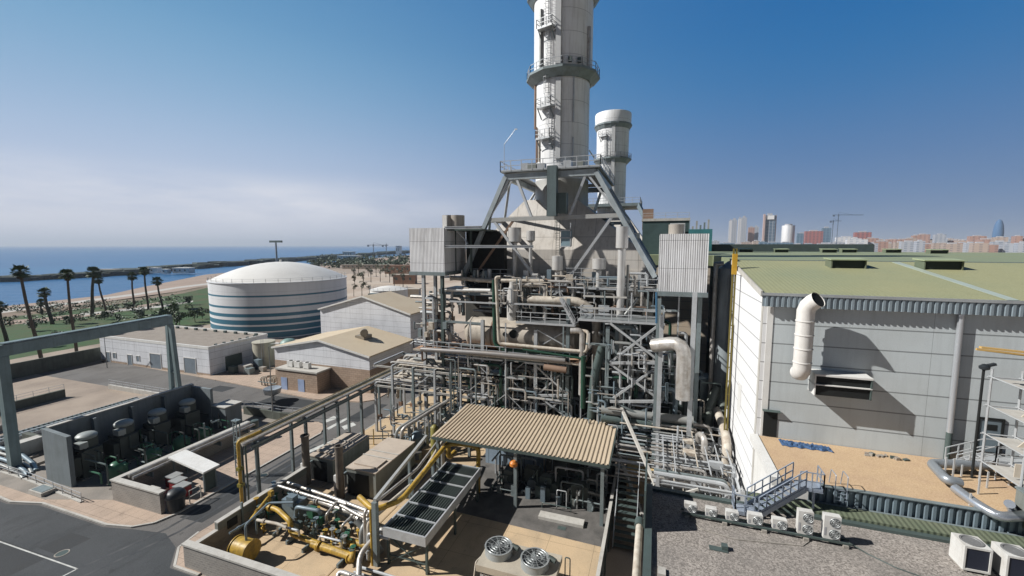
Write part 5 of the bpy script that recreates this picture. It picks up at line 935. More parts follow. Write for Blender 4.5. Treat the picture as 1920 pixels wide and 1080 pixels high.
# ---- chimney
def landing(t, cx, cy, r, ang, z, wd_=2.6, dp=1.2):
    d = V((math.cos(ang), math.sin(ang), 0)); s = V((-d.y, d.x, 0)); c = V((cx,cy,0))+d*r
    lm = MB(); q = [c-s*wd_/2, c+s*wd_/2, c+s*wd_/2+d*dp, c-s*wd_/2+d*dp]; lm.hull([(p.x,p.y,z) for p in q],[(p.x,p.y,z+.14) for p in q])
    l = lm.build('landing', GALV, t, False)
    for k in (-1,1): MB().beam(c+s*k*wd_*.42+d*(dp-.1)+V((0,0,z)), c+s*k*wd_*.42+V((0,0,z-1.4)), .12, .12).build('bracket', STEEL, t, False)
    railing(MB(), [q[0]+V((0,0,z+.14)), q[3]+V((0,0,z+.14)), q[2]+V((0,0,z+.14)), q[1]+V((0,0,z+.14))], 1.25, .9, .045, toe=True).build('railing', GALV, l, False)
def ringdeck(t, cx, cy, r0, r1, z, n=10, rail=True, th=.3, ph=0):
    P0 = [(cx+r0*math.cos(2*math.pi*k/n+ph), cy+r0*math.sin(2*math.pi*k/n+ph)) for k in range(n)]; mb = MB(); mb.lathe(cx, cy, [(r0-.1,z-.9),(r0+.25,z-.9),(r1-.1,z-.05),(r1,z-.05),(r1,z+th),(r1-.1,z+th),(r1-.1,z+.12),(r0-.1,z+.12)], n, ph, 2*math.pi+ph)
    d = mb.build('ring_platform', STEEL, t, False)
    if rail: railing(MB(), [(cx+r1*math.cos(2*math.pi*k/n+ph)*.985, cy+r1*math.sin(2*math.pi*k/n+ph)*.985, z+.1) for k in range(n)], 1.3, 1.5, .04, closed=True).build('railing', GALV, d, False)
zr = PY(1050,152,SY).z; zt = PY(1050,8,SY).z; z0 = PY(1050,345,SY).z; zb = PY(1050,308,SY).z
t = thing('chimney', 'huge white round chimney with ring platform and ladder landings rising out of the picture', 'chimney', (SX,SY,z0))
MB().lathe(SX,SY,[(4.2,z0),(4.2,zr-.3),(4.55,zr-.2),(4.55,zt+9),(4.4,zt+9)],64).build('shaft', STKW, t)
ringdeck(t,SX,SY,4.3,5.75,zr,12,ph=.2); ringdeck(t,SX,SY,4.6,5.7,zt+.6,12,th=1.4,ph=.2)
fa = -math.pi/2-.02
tray = MB(); tray.cbox(SX+.35,SY-4.42,zb,.75,.6,zr-zb-1.2); tray.build('cable_tray', M('tray_pale',(.62,.62,.61),.45,.3), t, False); MB().cbox(SX+.35,SY-4.78,zr+.5,.75,.55,zt-zr).build('cable_tray', MATS['tray_pale'], t, False)  # trays added to sharpen the chimney's edge between sun and shade
for z, a in ((PY(1035,262,SY-4).z,-.35),(PY(1035,203,SY-4).z,-.33),(PY(1035,58,SY-4).z,-.28)): landing(t,SX,SY,4.2 if z < zr else 4.5,fa+a,z)
lm = MB()
for za, zc, a, rr in ((zb,PY(1035,262,64).z,-.12,4.45),(PY(1035,262,64).z,PY(1035,203,64).z,-.2,4.45),(PY(1035,203,64).z,zr,-.34,4.45),(zr,PY(1035,58,64).z,-.22,4.8),(PY(1035,58,64).z,zt,-.3,4.8)):
    ladder(lm,(SX+rr*math.cos(fa+a),SY+rr*math.sin(fa+a),za),zc+1,.55,(1,0),cage=(0,-.75))
lm.build('caged_ladder', GALV, t, False)
for a, za, zc, m_, r_ in ((-1.15,zr-7.5,zr-.9,RUST,.22),(-.98,zb,zb+5.5,RUST,.10),(-.88,zb,zb+5.2,RUST,.09),(-.72,zb,zb+3.5,PIPEW,.16),(-.55,zr+.3,zr+9,PIPEGR,.3),(.62,zr-7.5,zr-1,GALV,.1),(.62,zb+1.5,zb+3.2,GALV,.1),(.62,zr-13,zr-10.5,GALV,.08),(1.18,zr+.3,zr+6.5,PIPEL,.25)):
    rr = 4.32 if zc <= zr else 4.72; MB().tube([(SX+rr*math.cos(fa+a),SY+rr*math.sin(fa+a),za),(SX+rr*math.cos(fa+a),SY+rr*math.sin(fa+a),zc)],r_,8).build('pipe', m_, t)
MB().beam((SX-1.6,SY-4.65,zr+6.5),(SX-.2,SY-4.85,zr+5.4),.3,.3).build('strut', WHITE, t, False)
for a in (.45,.75,.1): MB().cbox(SX+4.8*math.cos(fa+a),SY+4.8*math.sin(fa+a),zr+.9,.5,.4,.7).build('instrument_box', STEELD, t, False)
# ---- second chimney and unit behind
Y2 = 114.0; c2 = PY(1148,300,Y2); x2 = c2.x
t = thing('chimney', 'smaller white chimney with flared cap standing behind the big one', 'chimney', (x2,Y2,30))
zz2 = lambda v: PY(1148,v,Y2).z
MB().lathe(x2,Y2,[(3.55,26),(3.55,zz2(302)),(4.0,zz2(300)),(4.05,zz2(240)),(4.5,zz2(236)),(4.55,zz2(217)),(4.45,zz2(215.5)),(4.2,zz2(215.5)),(4.1,zz2(230))],40).build('shaft', STKW, t)
ringdeck(t,x2,Y2,4.0,4.75,zz2(239),16,False,.3); ringdeck(t,x2,Y2,3.7,4.8,zz2(302),12)
MB().cbox(x2+.6,Y2-4.0,zz2(400),.8,.5,zz2(240)-zz2(400)).build('cable_tray', MATS['tray_pale'], t, False)
for v in (262,330): landing(t,x2,Y2,3.7,fa-.45,zz2(v),2.2,1.0)
lm = MB(); ladder(lm,(x2-1.2,Y2-3.95,zz2(400)),zz2(262),.6,(1,0),cage=(0,-.7)); lm.build('caged_ladder', GALV, t, False)
MB().tube([(x2-4.4,Y2-2,zz2(296)),(x2-5.6,Y2-3,zz2(283))],.16,6).build('davit', STEEL, t)
t = thing('boiler_unit', 'second grey boiler frame and casing behind the big boiler at its right', 'boiler', (x2,Y2,0))
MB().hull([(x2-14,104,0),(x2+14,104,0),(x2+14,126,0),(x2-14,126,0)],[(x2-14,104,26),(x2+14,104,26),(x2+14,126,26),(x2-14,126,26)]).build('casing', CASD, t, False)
MB().hull([(x2-11,105,26.002),(x2+11,105,26.002),(x2+11,125,26.002),(x2-11,125,26.002)],[(x2-4,110,36),(x2+4,110,36),(x2+4,118,36),(x2-4,118,36)]).build('hopper', CAS, t, False)
for sx, sy in ((-1,-1),(1,-1),(1,1),(-1,1)): MB().beam((x2+sx*14,Y2+sy*10,24),(x2+sx*7,Y2+sy*6,zz2(388)),.9,.9).build('leg', STEELB, t, False)
MB().box(x2-7.5,107.5,zz2(391),x2+7.5,120,zz2(386)).build('deck', STEEL, t, False); railing(MB(),[(x2-7.5,107.5,zz2(386)),(x2+7.5,107.5,zz2(386)),(x2+7.5,120,zz2(386))],1.3,1.8,.05).build('railing', GALV, t, False)
p = PY(1215,405,96); MB().cbox(p.x,96,p.z-3,2.2,2.2,4.4).build('roof_vent', RUST, t, False)
t = thing('plant_block', 'dark green plant building with flat roof between the boiler and the hall', 'building', (10,92,0)); a = PY(1205,415,90); c = PY(1292,415,90)
MB().box(a.x,90,0,c.x,101,a.z).build('wall', M('dark_teal_wall',(.05,.085,.085),.7), t, False); MB().box(a.x-.2,89.8,a.z,c.x+.2,101,a.z+.5).build('parapet', CONCW, t, False); railing(MB(),[(a.x,90.2,a.z+.5),(c.x,90.2,a.z+.5)],1.1,2,.04).build('railing', GALV, t, False)
p = PY(1215,400,95); MB().cbox(PY(1270,430,88).x,88,20,2.6,2.6,PY(1270,419,88).z-20).build('vent', M('pale_vent',(.6,.6,.6),.5), t, False)
t = thing('teal_block', 'teal plant building with rooftop pipes just left of the city towers', 'building', (15,150,0)); a = PY(1288,430,143); c = PY(1336,430,143)
MB().box(a.x,143,0,c.x,160,a.z).build('wall', M('teal_wall',(.05,.20,.22),.6), t, False); random.seed(2)
for k in range(6): MB().cbox(a.x+(k+.6)*(c.x-a.x)/6.5,145,a.z,.5,.5,random.uniform(.8,3)).build('roof_vent', random.choice([STEEL,PIPEL]), t, False)
MB().box(c.x,146,0,c.x+42,160,PY(1390,458,146).z).build('low_wing', STEELD, t, False)
# ---- the big boiler
t = thing('boiler_house', 'big outdoor boiler of beige casing, grey steel frame, drum, silencers and pipework under the chimney', 'boiler', (-14.5,68,0)); BL = t
def P(u, v, y): return PY(u, v, y)
cz0, cz1 = 9.5, P(1045,505,60).z
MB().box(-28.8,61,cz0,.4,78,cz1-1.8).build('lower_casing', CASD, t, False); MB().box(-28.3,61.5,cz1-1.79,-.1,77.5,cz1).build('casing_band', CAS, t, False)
MB().box(-24,62,.1,-3,76,cz0-.01).build('inlet_duct', CASD, t, False)
L0, L1 = P(880,500,61.6), P(1218,500,61.6); hz = cz1+.003; tz = P(1035,374,65.2).z; ta, tb = P(984,374,65).x, P(1080,374,65).x; mz = P(1045,468,61.6).z
base = [(L0.x,61.6,hz),(L1.x,61.6,hz),(L1.x,77.4,hz),(L0.x,77.4,hz)]; mid = [(L0.x+1.2,61.6,mz),(L1.x-1.2,61.6,mz),(L1.x-1.2,76.6,mz),(L0.x+1.2,76.6,mz)]; top = [(ta,65,tz),(tb,65,tz),(tb,72.4,tz),(ta,72.4,tz)]
hb = MB(); hb.hull(base, mid); hb.build('hopper_base', CAS, t, False); mid2 = [(p[0],p[1],p[2]+.003) for p in mid]; hh = MB(); hh.hull(mid2, top); hh.build('hopper', CAS, t, False)
MB().lathe(SX,SY,[(4.3,tz-4),(4.3,tz+.2),(4.25,tz+.3),(4.25,z0+.3)],40).build('transition_cone', M('cone_grey',(.50,.50,.48),.5,.1,amt=.4,streak=.4), t)
for v in (470,425): pass
# derrick legs and frame
fz = P(1030,327,57).z; tl, tr = P(947,330,57).x, P(1117,330,57).x; bl_, br_ = P(868,520,56.8), P(1228,520,56.8)
top4 = [(tl,57.3,fz),(tr,57.3,fz),(tr,75.5,fz),(tl,75.5,fz)]; bot4 = [(bl_.x,56.8,bl_.z),(br_.x,56.8,br_.z),(br_.x,79,br_.z),(bl_.x,79,br_.z)]
LEGM = M('derrick_blue_grey', (.42,.47,.49), .45, .15, dirt=(.17,.19,.19), amt=.5, streak=.3)
for a, c in zip(top4, bot4): MB().ibeam(c, a, .6, .7, (0,1,0), .1).build('derrick_leg', LEGM, t, False)
for i in range(4): MB().beam(top4[i], top4[(i+1)%4], .5, .8).build('top_beam', LEGM, t, False)
hv = P(905,413,57).z; k = (hv-bot4[0][2])/(fz-bot4[0][2]); mid4 = [tuple(V(c).lerp(V(a),k)) for a, c in zip(top4, bot4)]
for i in range(4): MB().beam(mid4[i], mid4[(i+1)%4], .45, .55).build('mid_beam', M('pale_beam',(.42,.42,.40),.5,.1), t, False)
for i in range(4):
    a, c = V(mid4[i]), V(mid4[(i+1)%4]); ta_, tc = V(top4[i]), V(top4[(i+1)%4]); ba, bc = V(bot4[i]), V(bot4[(i+1)%4]); m_ = (a+c)/2
    MB().beam(ta_.lerp(tc,.12), a.lerp(c,.36), .34, .34).build('brace', GALV, t, False); MB().beam(tc.lerp(ta_,.1), c.lerp(a,.36), .34, .34).build('brace', GALV, t, False)
    MB().beam(a.lerp(c,.05), ba.lerp(bc,.40)+V((0,0,.4)), .36, .36).build('brace', GALV, t, False); MB().beam(c.lerp(a,.05), bc.lerp(ba,.40)+V((0,0,.4)), .36, .36).build('brace', GALV, t, False)
    MB().beam(ta_.lerp(tc,.05), a.lerp(ba,0)+V((0,0,.2)), .28, .28).build('brace', GALV, t, False)
    MB().beam(ta_.lerp(tc,.1), ta_.lerp(ba,.44), .26, .26).build('brace', GALV, t, False); MB().beam(tc.lerp(ta_,.1), tc.lerp(bc,.44), .26, .26).build('brace', GALV, t, False)
    MB().beam(a.lerp(c,.22), ba.lerp(bc,.08)+V((0,0,.5)), .3, .3).build('brace', RUST if i == 0 else GALV, t, False)
dk = MB(); dk.box(tl-.6,56.7,fz+.56,SX-4.4,76,fz+.7); dk.box(SX+4.4,56.7,fz+.56,tr+.6,76,fz+.7); dk.box(SX-4.39,56.7,fz+.56,SX+4.39,SY-4.4,fz+.7); dk.box(SX-4.39,SY+4.4,fz+.56,SX+4.39,76,fz+.7)
d = dk.build('stack_deck', DECK, t, False); railing(MB(),[(tl-.6,56.7,fz+.7),(tr+.6,56.7,fz+.7),(tr+.6,76,fz+.7),(tl-.6,76,fz+.7)],1.4,1.6,.045,closed=True,toe=True).build('railing', GALV, d, False)
for x, y, s, h in ((tl+2.6,58.5,1.0,1.2),(tl+5,58.2,1.1,1.0),(tr-2.2,58.3,.8,1.0),(tr-4,58.4,1.1,1.2),(SX-2,58.3,1.2,1.1)): MB().cbox(x,y,fz+.71,s,1.0,h).build('deck_cabinet', random.choice([STEEL,GENC,GALV]), d, False)
MB().pipe([(tl-.2,57.2,fz+.7),(tl-.2,57.2,fz+4.5),(tl+1.5,57,fz+6.3)],.035,6).build('lamp_arm', GALV, t); MB().cbox(tl+1.6,57,fz+6.3,.35,.2,.1).build('lamp_head', WHITE, t, False)
a, c = P(1028,312,56), P(1044,405,56); MB().box(a.x,55.4,c.z,c.x,56.6,a.z).build('lift_shaft', M('teal_grey_shaft',(.13,.17,.175),.5,.2,streak=.4), t, False); MB().box(a.x-.12,55.7,c.z,a.x-.01,56,a.z).build('guide_rail', BLACK, t, False)
a, c = P(1056,362,56.4), P(1063,400,56.4); MB().box(a.x-1.2,55.9,c.z,c.x,57,a.z).build('shaft_cabin', STEELD, t, False)
a, c = P(1054,432,59), P(1071,462,59); MB().box(a.x,58.2,c.z,c.x,59.4,a.z).build('blue_cabinet', M('pale_blue_cabinet',(.25,.35,.40),.5,streak=.3), t, False); fr = MB()
for v in (432,446,462): q = P(1062,v,58.1); fr.beam((a.x-.1,58.1,q.z),(c.x+.1,58.1,q.z),.1,.14)
fr.beam((c.x+.05,58.1,c.z),(c.x+.05,58.1,a.z+1),.1,.1); fr.build('cabinet_frame', GALV, t, False); lm = MB(); q0 = P(1046,478,58.6); ladder(lm,(q0.x,58.5,q0.z),P(1046,408,58.6).z,.5,(1,0),cage=(0,-.7)); lm.build('caged_ladder', STEELD, t, False)
for u0,v0,u1,v1 in ((1110,400,1140,380),(1120,410,1150,392)): a, c = P(u0,v0,66), P(u1,v1,66); MB().box(a.x,64,a.z-1,c.x,68,a.z-.6).build('side_deck', DECK, t, False)
# cladding boxes
def cladbox(u0, v0, u1, v1, y, d, skew=0):
    a, c = P(u0,v1,y), P(u1,v0,y); MB().box(a.x,y,a.z,c.x,y+d,c.z).build('cladding_box', CLAD, t, False); MB().box(a.x-.15,y-.1,a.z-.5,c.x+.15,y+d,a.z-.003).build('box_floor', STEEL, t, False); return a, c
a, c = cladbox(769,427,832,509,52,7); lb0, lb1 = a, c
g0, g1 = P(838,428,55), P(905,545,55); MB().box(c.x+.3,58.5,a.z-4,g1.x+2,59.7,c.z-.3).build('interior_shade_panel', M('interior_shade_black',(.018,.02,.02),.8), t, False)  # near-black panel stands in for the shade inside the open frame
for v in (428,462): q = P(840,v,54); MB().ibeam((c.x+.02,54,q.z),(P(903,v,54).x,54,q.z),.3,.4).build('gallery_beam', STEELD, t, False); MB().ibeam((c.x+.02,52.2,q.z),(P(903,v,52.2).x if v < 440 else P(1000,v,52.2).x,52.2,q.z),.3,.35).build('gallery_beam', GALV, t, False)
for u in (846,853,883): a_, c_ = P(u,432,55.5), P(u,510,55.5); MB().ibeam((a_.x,55.5,c_.z),(a_.x,55.5,a_.z),.26,.26,(0,1,0)).build('gallery_post', STEELD, t, False)
a_, c_ = P(855,430,54.5), P(878,458,54.5); MB().beam(a_,c_,.16,.16).build('gallery_brace', GALV, t, False)
MB().box(c.x+.02,53,c.z-.35,P(903,430,53).x,59,c.z-.15).build('gallery_roof', STEELD, t, False)
for u in (843,858): q = P(u,427,54); MB().lathe(q.x,54,[(1.0,c.z-.14),(1.0,P(u,404,54).z),(.01,P(u,403,54).z)],20).build('vent_drum', M('vent_drum_buff',(.42,.38,.33),.5,.2,streak=.3), t)
MB().box(P(833,420,53).x,52.6,c.z-.14,P(840,420,53).x,53.2,P(838,404,53).z).build('vent_plate', WHITE, t, False)
a2, c2_ = cladbox(1234,438,1330,546,48.5,9); q = P(1268,437,52); MB().lathe(q.x,52,[(.85,c2_.z),(.85,P(1268,421,52).z),(.01,P(1268,420,52).z)],18).build('vent_drum', MATS['vent_drum_buff'], t)
# columns of the box bays
for u, y in ((794,52.3),(816,55.5),(829,52.3)): q = P(u,510,y); MB().ibeam((q.x,y,.1),(q.x,y,q.z-.4),.42,.42,(0,1,0)).build('column', GALV if u != 829 else STEELD, t, False)
q = P(812,560,51.9); MB().beam((q.x,51.9,P(812,650,51.9).z),(q.x,51.9,P(812,560,51.9).z),.2,.2).build('column', GALV, t, False); MB().beam((P(794,560,52.3).x,52.3,q.z),(q.x,51.9,q.z),.2,.25).build('tie_beam', GALV, t, False)
for v in (600,640,690,735): a_, c_ = P(795,v,52.3), P(905,v,52.3); MB().beam((a_.x,52.3,a_.z),(c_.x,52.3,a_.z),.22,.3).build('tie_beam', STEEL, t, False)
for u, y, v1 in ((905,51.5,600),(1005,51.5,618),(1066,51.5,560),(1140,49.5,612),(1157,51,612),(1241,47.5,590),(1303,46.5,548),(1313,50,548),(1236,47.6,560)): q = P(u,v1,y); MB().ibeam((q.x,y,.1),(q.x,y,q.z),.44,.44,(0,1,0)).build('column', GALV if u in (905,1005,1241,1303) else STEEL, t, False)
# decks
def deck(u0, u1, v, y0, y1, mat=DECK, rail=True, th=.18, name='deck', front_only=False):
    a, c = P(u0,v,y0), P(u1,v,y0); z = P((u0+u1)/2,v,y0).z; d = MB().box(a.x,y0,z-th,c.x,y1,z).build(name, mat, BL, False)
    MB().box(a.x-.05,y0-.1,z-.22,c.x+.05,y0-.003,z+.04).build('edge_beam', PIPEW if mat is FLOORO else GALV, d, False)
    if rail: railing(MB(),[(a.x,y0+.05,z),(c.x,y0+.05,z)] if front_only else [(a.x,y1,z),(a.x,y0+.05,z),(c.x,y0+.05,z),(c.x,y1,z)],1.25,1.8,.045).build('railing', GALV, d, False)
    return a.x, c.x, z
deck(968,1078,606,50.8,53); deck(1084,1246,602,49,54); deck(1085,1232,541,55,59); deck(1000,1088,544,56,59); deck(832,925,542,55,59,STEELB,False,.9); deck(776,1096,668,50.6,58,FLOORO,True); deck(832,960,520,58,60); deck(1060,1120,520,58.6,60)
# steam drum
dc = P(975,627,54); rD = 2.15; xa, xb_ = P(888,627,54).x, P(1082,634,54).x
MB().tube([(xa-1.0,54,dc.z),(xa-.75,54,dc.z),(xa,54,dc.z)],.9,28,rD).build('drum_end', DRUMM, t); dr = MB().tube([(xa,54,dc.z),(xb_,54,dc.z)],rD,36).build('steam_drum', DRUMM, t)
cap = MB(); cap.lathe(0,0,[(.01,-.95),(.9,-.85),(1.6,-.5),(2.0,-.15),(2.15,0)],28); cap.v = [(xa+p[2],54+p[0],dc.z+p[1]) for p in cap.v]; cap.build('dished_end', DRUMM, dr)
for x in (xa+.05,xa+3.4): MB().tube([(x-.1,54,dc.z),(x+.1,54,dc.z)],rD+.06,36).build('band', RUST if x > xa+1 else DRUMM, dr)
for u, r_ in ((962,.55),(946,.3)): q = P(u,627,51.75); MB().tube([(q.x,52.1,q.z),(q.x,51.8,q.z)],r_,18).build('manhole', BLACK, dr)
for x in (xa+1.5,xb_-1.5): MB().cbox(x,54,dc.z-rD-1.2,.6,2.4,1.4).build('saddle', STEEL, dr, False)
# silencers and vent stacks
SIL = M('silencer_metal', (.60,.59,.57), .4, .35, dirt=(.42,.38,.34), amt=.5, streak=.3)
for u, v0, v1, vb, y, rr, rp in ((965,427,453,535,57.5,.95,.36),(995,433,451,560,57.5,.62,.26),(1045,480,506,545,56.5,.75,.33),(1123,485,504,545,56.5,.9,.36),(1190,437,447,470,70,.8,.4),(1245,520,530,545,58,.5,.2)):
    q = P(u,v1,y); top_ = P(u,v0,y).z; sl2 = MB().lathe(q.x,y,[(rp,q.z-.25),(rr,q.z),(rr,top_),(.01,top_+.05)],22).build('silencer', SIL, t); MB().tube([(q.x,y,P(u,vb,y).z),(q.x,y,q.z-.2)],rp,10).build('vent_pipe', SIL, sl2)
q = P(1166,465,52); tp_ = P(1166,425,52).z; sl2 = MB().lathe(q.x,52,[(.42,q.z-.1),(.72,q.z),(.72,tp_),(.01,tp_+.05)],22).build('silencer', SIL, t); MB().tube([(q.x,52,3),(q.x,52,q.z)],.46,16).build('vent_pipe', SIL, sl2); MB().tube([(q.x+.75,52.2,3),(q.x+.75,52.2,q.z-2)],.16,8).build('vent_pipe', PIPEGR, sl2)
# named pipes of the front
def pp(pts, r, mat, n=10, name='pipe'): return MB().pipe([P(*p) for p in pts], r, n, 2.2).build(name, mat, t)
pp([(1090,740,50.5),(1092,620,50.5),(1070,620,50.5)],.36,PIPEL); pp([(938,520,50.6),(930,520,50.4),(936,644,50.4),(1100,660,50.4),(1104,622,50.4),(1075,618,51)],.22,PIPEW); pp([(926,525,51),(928,645,51),(940,655,50.9),(1094,668,50.9)],.26,PIPEG); pp([(1094,668,50.2),(1093,765,50.2)],.3,PIPEG)
pp([(980,655,50.2),(1090,672,50.2)],.14,PIPEG); pp([(845,521,54.5),(925,527,54.5)],.3,PIPEW); pp([(835,543,53),(920,545,53)],.26,WHITE); pp([(940,526,54),(1020,527,54)],.26,PIPEW); pp([(970,534,53.4),(1022,535,53.4),(1022,600,53.4)],.3,PIPEL)
pp([(990,562,53),(1090,565,53),(1118,590,53),(1120,760,53)],.55,PIPEW,14); pp([(1231,548,47),(1231,575,47),(1231,606,47)],.12,M('bright_blue_post',(.05,.14,.24),.5)); pp([(1172,590,50.5),(1196,560,51)],.16,PIPEGR); pp([(1225,648,47.5),(1283,641,46),(1280,748,46)],.72,PIPEL,18); pp([(1130,648,50),(1115,700,50),(1108,785,50)],.5,STEELD,16)
for z_, v in ((.5,775),(.5,790),(.8,812)): pp([(1128,v-8,47.5+z_*2),(1240,v+8,47.5+z_*2),(1300,v+14,47.5+z_*2)],z_,PIPEGR if v == 775 else STEELD,14)
pp([(790,655,50.3),(905,662,50.3),(1000,670,50.3),(1060,676,50.3)],.32,M('big_grey_lagged_pipe',(.25,.24,.235),.45,.3,dirt=(.28,.24,.2),amt=.6),14); pp([(1020,688,50.3),(1062,694,50.3)],.4,RUST,12); pp([(770,645,51),(776,640,51),(812,645,51),(812,668,51)],.08,GALV,6)
q = P(962,575,54); MB().lathe(q.x,54,[(.85,q.z-2),(.85,P(962,548,54).z),(.5,P(962,535,54).z),(.5,P(962,528,54).z),(.01,P(962,527,54).z)],20).build('blowdown_vessel', M('pale_vessel',(.58,.56,.53),.4,.2,streak=.4), t)
a, c = P(1088,575,52.6), P(1110,592,52.6)
for u0,u1 in ((1088,1112),(1122,1142)):
    for v in (574,581,588): a, c = P(u0,v,51.5), P(u1,v,51.5); MB().box(a.x,51.5,a.z-.18,c.x,51.9,a.z+.1).build('louvre_blade', GALV, t, False)
# oblique stairs
def stair(u0,v0,u1,v1,y,w_=1.0):
    a, c = P(u0,v0,y), P(u1,v1,y); sm_ = MB()
    for dy in (0,w_): sm_.beam(a+V((0,dy,0)),c+V((0,dy,0)),.07,.28)
    n = max(4,int(abs(c.z-a.z)/.3))
    for k in range(n): m_ = a.lerp(c,(k+.5)/n); sm_.box(m_.x-.13,y+.04,m_.z,m_.x+.13,y+w_-.04,m_.z+.04)
    s = sm_.build('stair', GALV, t, False); railing(MB(),[a,c],1.0,1.2,.035).build('railing', GALV, s, False)
stair(1030,560,1075,522,55.5); stair(1078,612,1050,560,50.6); stair(860,640,800,600,53.5)
# braced bays
def xbay(u0,u1,v0,v1,y,w_=.2,mat=GALV,beam=True):
    a,b_,c,d_ = P(u0,v0,y),P(u1,v0,y),P(u1,v1,y),P(u0,v1,y); MB().beam(a,c,w_,w_,(0,1,0)).build('cross_brace', mat, t, False); MB().beam(b_+V((0,.25,0)),d_+V((0,.25,0)),w_,w_,(0,1,0)).build('cross_brace', mat, t, False)
    if beam: MB().beam(d_+V((0,-.1,0)),c+V((0,-.1,0)),.22,.3).build('bay_beam', mat, t, False)
xbay(1007,1066,688,741,51.4); xbay(1007,1066,741,785,51.4); xbay(1007,1066,618,652,51.4,.12,GALV,False); xbay(1144,1241,606,680,48.2,.24); xbay(1144,1241,682,752,48.2,.24); xbay(1150,1241,752,800,48.2,.2,STEEL); xbay(1150,1238,606,680,53,.2,STEEL); xbay(1150,1238,682,752,53,.2,STEEL); xbay(795,829,690,740,52.3,.14)
# ---- crowded small pipework
def bundle(seed, n, xr, yr, zr_, lens, rs, mats, nm='pipe', par=None):
    random.seed(seed)
    for i in range(n):
        x, y, z = random.uniform(*xr), random.uniform(*yr), random.uniform(*zr_); L = random.uniform(*lens); k = random.random(); r = random.choice(rs); cl = lambda v, q: max(q[0], min(q[1], v))
        if k < .38: pts = [(x,y,z),(cl(x+L,xr),y,z),(cl(x+L,xr)+.01,y,cl(z-L*.6,zr_))]
        elif k < .72: pts = [(x,y,cl(z+L*.7,zr_)),(x,y,z-.01),(x,cl(y+L*.4,yr)+.02,z-.01)]
        else: pts = [(cl(x-L*.5,xr)-.02,y,z),(x,y,z),(x,y,cl(z-L,zr_)-.02),(x+.7,y,cl(z-L,zr_)-.02)]
        o = MB().pipe(pts, r, 7).build(nm, random.choice(mats), par or t)
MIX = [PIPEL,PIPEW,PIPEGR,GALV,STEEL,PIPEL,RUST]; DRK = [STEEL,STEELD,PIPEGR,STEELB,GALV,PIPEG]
# ================================================================ loose pipework things around the boiler
def X_(u, v, y): return PY(u, v, y).x
def pipething(nm, label, cat, loc): return thing(nm, label, cat, loc)
t = pipething('pipe_cluster', 'dense pale pipes, valves and headers crowding the left bay of the boiler', 'pipework', (-31,55,8)); bundle(51, 60, (-34,-27.5), (51,58), (8.5,21.5), (1.5,5), (.1,.14,.2,.26), MIX, 'pipe', t)
for i in range(14): x, y, z = random.uniform(-33,-27.5), random.uniform(51,57), random.uniform(14.2,16.5); MB().cbox(x,y,z,random.uniform(.3,.8),.5,random.uniform(.4,1.2)).build('valve', random.choice([PIPEW,STEEL,GALV,RUST]), t, False)
t = pipething('pipe_cluster', 'tangle of thin pipes and headers over the upper decks of the boiler', 'pipework', (-16,57,20)); bundle(52, 70, (-27,-1), (54.5,58.5), (18.5,24.5), (1.2,4.5), (.07,.1,.15,.2), MIX, 'pipe', t)
for i in range(26): x, z = random.uniform(-27,-1), random.uniform(21.8,23.4); MB().cbox(x,random.uniform(55.5,58),z,random.uniform(.3,1.0),.5,random.uniform(.5,1.6)).build('cabinet', random.choice([PIPEW,STEEL,GALV,WHITE,STEELB]), t, False)
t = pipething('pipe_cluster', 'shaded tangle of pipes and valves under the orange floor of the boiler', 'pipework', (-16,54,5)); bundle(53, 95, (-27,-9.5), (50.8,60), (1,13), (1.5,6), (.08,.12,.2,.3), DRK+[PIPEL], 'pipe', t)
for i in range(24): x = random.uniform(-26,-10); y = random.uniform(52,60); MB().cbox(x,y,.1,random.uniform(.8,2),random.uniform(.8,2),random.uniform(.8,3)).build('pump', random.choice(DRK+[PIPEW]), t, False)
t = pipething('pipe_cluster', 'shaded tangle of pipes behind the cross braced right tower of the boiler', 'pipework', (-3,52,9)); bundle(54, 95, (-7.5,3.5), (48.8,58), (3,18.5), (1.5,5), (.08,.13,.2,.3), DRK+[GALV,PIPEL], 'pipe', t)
t = pipething('pipe_cluster', 'pipes and small vessels between the boiler and the hall side wall', 'pipework', (4,55,8)); bundle(55, 50, (.8,7.3), (50,62), (2,15), (1.2,4), (.1,.16,.24), DRK+[PIPEW,PIPEL], 'pipe', t)
for i in range(12): x, y = random.uniform(1,7), random.uniform(52,64); MB().cbox(x,y,.1,1.6,1.6,random.uniform(5,13)).build('duct_block', random.choice([CASD,STEELD,STEEL]), t, False)
t = pipething('pipe_cluster', 'pale thin pipes and struts on the front face below the orange floor', 'pipework', (-18,51,6)); bundle(71, 95, (-27,-9.5), (50.2,52), (3,13.2), (1.5,5), (.05,.07,.09,.13), [GALV,STEEL,PIPEL,STEELB,STEELD], 'pipe', t)
t = pipething('pipe_cluster', 'pale thin pipes clinging to the front of the cross braced right tower', 'pipework', (-2,48,9)); bundle(72, 95, (-7.5,3), (47.6,49.5), (3,18), (1.2,4), (.05,.07,.1,.14), [GALV,GALV,PIPEL,STEEL,STEELB], 'pipe', t)
t = pipething('pipe_cluster', 'thin pale pipes and conduits between the silencers on the upper boiler front', 'pipework', (-15,54,20)); bundle(73, 95, (-29,1), (52,56), (19.8,24), (1,3.2), (.05,.07,.1,.14), [GALV,PIPEW,PIPEL,STEEL,GALV,STEELB], 'pipe', t)
t = thing('steel_lattice', 'light lattice of thin steel posts and beams standing through the boiler decks', 'steel frame', (-14,53,0)); random.seed(74)
for i, x in enumerate((-26.2,-23.4,-20.8,-18.2,-15.6,-12.8,-10.6,-8.4,-5.8,-2.6,.6,2.6)):
    y = 50.6+.5*(i%3); MB().beam((x,y,.1),(x,y,random.choice((13.2,14,18,22.5))),.16,.16).build('post', GALV if i%2 else STEEL, t, False)
